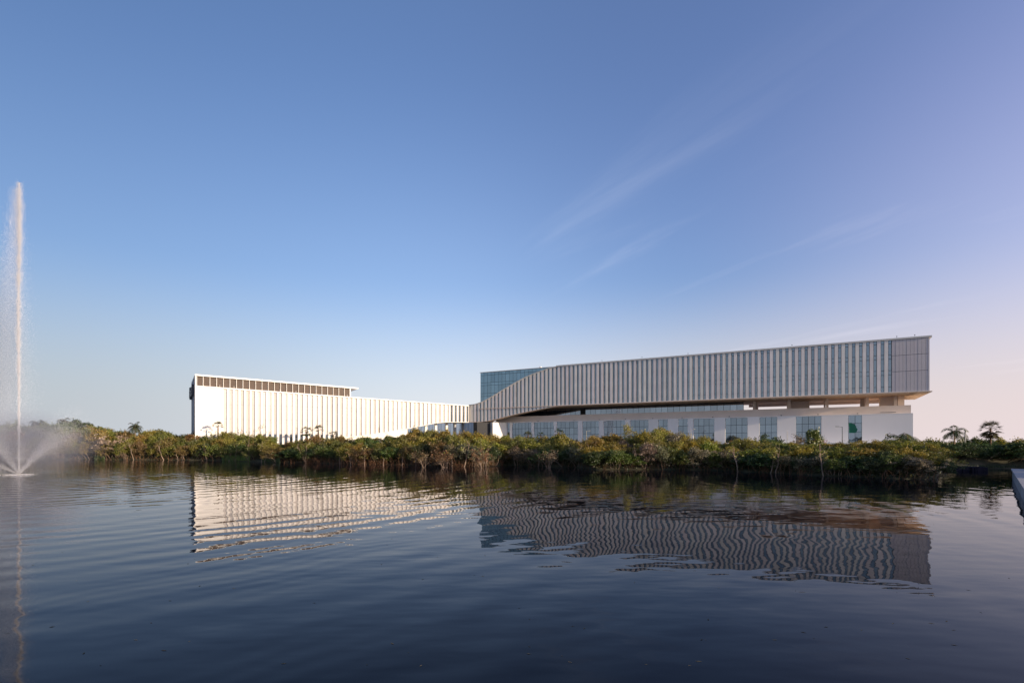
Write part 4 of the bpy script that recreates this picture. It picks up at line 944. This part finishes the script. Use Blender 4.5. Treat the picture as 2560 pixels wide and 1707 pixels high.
palm(2257, 1078, 100, 1.8, 'wide feather-leaved palm spreading before the right end of the podium', ln=4.3, nf=17, seed=13, tint=(.085, .10, .02), up=(.15, 1.2))
palm(2222, 1092, 99, 1.8, 'smaller dark feather palm left of the wide one at the podium end', ln=2.8, nf=13, seed=14, tint=(.05, .055, .02), up=(.1, 1.0))
palm(2386, 1064, 120, 3, 'coconut palm with wind-blown fronds right of the hospital', ln=3.3, nf=12, seed=15, tint=(.06, .075, .02), up=(-.25, 1.35))
palm(2476, 1055, 121, 2.5, 'tall shaggy fan palm near the right edge', 'fan', ln=2.6, nf=30, seed=16, tint=(.06, .05, .02), rad=.22, up=(-1.2, 1.3))
po = tag(MB().tube((0, 0, 0), (0, 0, 4.9), .14, .12, 8).build('post', M['pole']), 'plain grey post standing right of the right-hand coconut palm', 'post'); po.location = (*at(2413, 118), 3.2)

# ================================================================== FOUNTAIN
fz = FY; JH = (1186 - 457) / F * fz
ft = tag(empty('fountain', (FX, FY, 0)), 'tall white water jet with a fan of spray blowing around its foot', 'fountain')
def watermat(name, col, tr=.4):
    m, n, out = newmat(name); df = n.nodes.new('ShaderNodeBsdfDiffuse'); t_ = n.nodes.new('ShaderNodeBsdfTranslucent'); mx = n.nodes.new('ShaderNodeMixShader')
    df.inputs[0].default_value = (*col, 1); t_.inputs[0].default_value = (*col, 1); mx.inputs[0].default_value = tr
    n.links.new(df.outputs[0], mx.inputs[1]); n.links.new(t_.outputs[0], mx.inputs[2]); n.links.new(mx.outputs[0], out.inputs[0]); return m
M['drop'] = watermat('water_droplets', (.92, .93, .97))
def drops(name, P, size, rs):
    n = len(P); c = np.asarray(P, np.float32); s = (size * rs.uniform(.5, 1.5, n))[:, None]
    base = np.array([[0, 0, 1.2], [.9, 0, -.5], [-.45, .8, -.5], [-.45, -.8, -.5]], np.float32)
    v = c[:, None, :] + base[None] * s[:, :, None]
    f = np.array([[0, 1, 2], [0, 2, 3], [0, 3, 1], [1, 3, 2]]); idx = (np.arange(n)[:, None, None] * 4 + f[None]).reshape(-1)
    me = bpy.data.meshes.new(name); me.vertices.add(n * 4); me.vertices.foreach_set('co', v.reshape(-1).astype(np.float32)); me.loops.add(n * 12); me.loops.foreach_set('vertex_index', idx.astype(np.int32))
    me.polygons.add(n * 4); me.polygons.foreach_set('loop_start', np.arange(0, n * 12, 3, dtype=np.int32)); me.polygons.foreach_set('loop_total', np.full(n * 4, 3, np.int32)); me.update(); me.materials.append(M['drop'])
    o = bpy.data.objects.new(name, me); COL.objects.link(o); o.parent = ft; o['kind'] = 'stuff'; return o
rs = np.random.RandomState(77)
# the column of the jet
n = 52000; t = rs.uniform(0, 1, n) ** .9; z = t * JH; rad = .14 + .40 * t ** 1.3 + .10 * np.sin(t * 57) * t + .07 * np.sin(t * 131)
sway = .12 * np.sin(t * 9) * t
ang = rs.uniform(0, 6.28, n); rr = np.abs(rs.normal(0, 1, n)) * rad * .55
P = np.stack([sway + np.cos(ang) * rr + .35 * t * 0, np.sin(ang) * rr, z], 1)
clump = .5 + .5 * np.sin(z * 1.1 + 3 * np.sin(z * .37)); P = P[rs.rand(n) < .45 + .55 * clump]
drops('water_jet', P, .029, rs)
# knots of water near the top that have begun to fall
P = []
for k in range(60):
    t_ = rs.uniform(.35, 1.0); c_ = np.array([rs.normal(-.25, .55) * t_, rs.normal(0, .4), JH * t_ * .99]); m_ = rs.randint(30, 110)
    P.append(c_ + rs.normal(size=(m_, 3)) * np.array([.10, .10, .55]) * rs.uniform(.6, 1.6))
drops('falling_knots', np.vstack(P), .022, rs)
# lace of falling water around and left (down wind) of the jet
n = 60000; t = rs.uniform(0, 1, n) ** .8; z = JH * (1 - t) * .985; wd = .4 + 3.0 * t ** 1.1
x = -np.abs(rs.normal(0, 1, n)) * wd * 1.0 + rs.normal(0, .35 + .5 * t, n); y = rs.normal(0, 1, n) * wd * .8
drops('falling_spray', np.stack([x, y, z], 1), .022, rs)
# low fan of nozzles: straight rays sprayed outwards and up, thinning into mist
P = []
for k in range(22):
    az = 2 * math.pi * k / 22 + rs.uniform(-.08, .08); el = R_(rs.choice([33, 40, 50, 62])) * rs.uniform(.96, 1.04); v0 = rs.uniform(14.5, 17)
    m_ = 2600; tt = rs.uniform(0, 1, m_) ** 1.1 * 1.0
    r = v0 * math.cos(el) * tt; zz = v0 * math.sin(el) * tt - 4.0 * tt * tt
    sp = .05 + 1.0 * tt ** 1.2
    P.append(np.stack([math.cos(az) * r + rs.normal(0, 1, m_) * sp, math.sin(az) * r + rs.normal(0, 1, m_) * sp, np.maximum(.02, zz + rs.normal(0, 1, m_) * sp)], 1))
drops('spray_fan', np.vstack(P), .017, rs)
# churned foam ring
ang = rs.uniform(0, 6.28, 900); rr = np.abs(rs.normal(0, 1.2, 900)); drops('foam', np.stack([np.cos(ang) * rr, np.sin(ang) * rr, rs.uniform(0, .05, 900)], 1), .04, rs)
# drifting mist
def mist(name, loc, dim, dens, seed):
    bm = MB().box(-1, 1, -1, 1, -1, 1); o = bm.build(name, None, ft); o.location = loc; o.scale = dim; o['kind'] = 'stuff'
    m, n, out = newmat('mist'); pv = n.nodes.new('ShaderNodeVolumePrincipled'); pv.inputs['Color'].default_value = (.90, .92, 1.0, 1); pv.inputs['Anisotropy'].default_value = .2
    tcn = n.nodes.new('ShaderNodeTexCoord'); ln = n.nodes.new('ShaderNodeVectorMath'); ln.operation = 'LENGTH'; n.links.new(tcn.outputs['Object'], ln.inputs[0])
    g = n.nodes.new('ShaderNodeMapRange'); g.interpolation_type = 'SMOOTHSTEP'; g.inputs[1].default_value = .1; g.inputs[2].default_value = 1.0; g.inputs[3].default_value = dens; g.inputs[4].default_value = 0
    n.links.new(ln.outputs['Value'], g.inputs[0]); tn = n.nodes.new('ShaderNodeTexNoise'); tn.inputs['Scale'].default_value = 1.6; tn.inputs['Detail'].default_value = 2; n.links.new(tcn.outputs['Object'], tn.inputs[0])
    q = n.nodes.new('ShaderNodeMath'); q.operation = 'MULTIPLY'; n.links.new(g.outputs[0], q.inputs[0]); n.links.new(tn.outputs[0], q.inputs[1]); n.links.new(q.outputs[0], pv.inputs['Density']); n.links.new(pv.outputs[0], out.inputs['Volume'])
    o.data.materials.append(m)
mist('mist', (-1, 0, 4.6), (15, 9, 7.5), .27, 1)
mist('drifting_mist', (-4.2, 0, 20), (5.5, 4.5, 22), .24, 2)
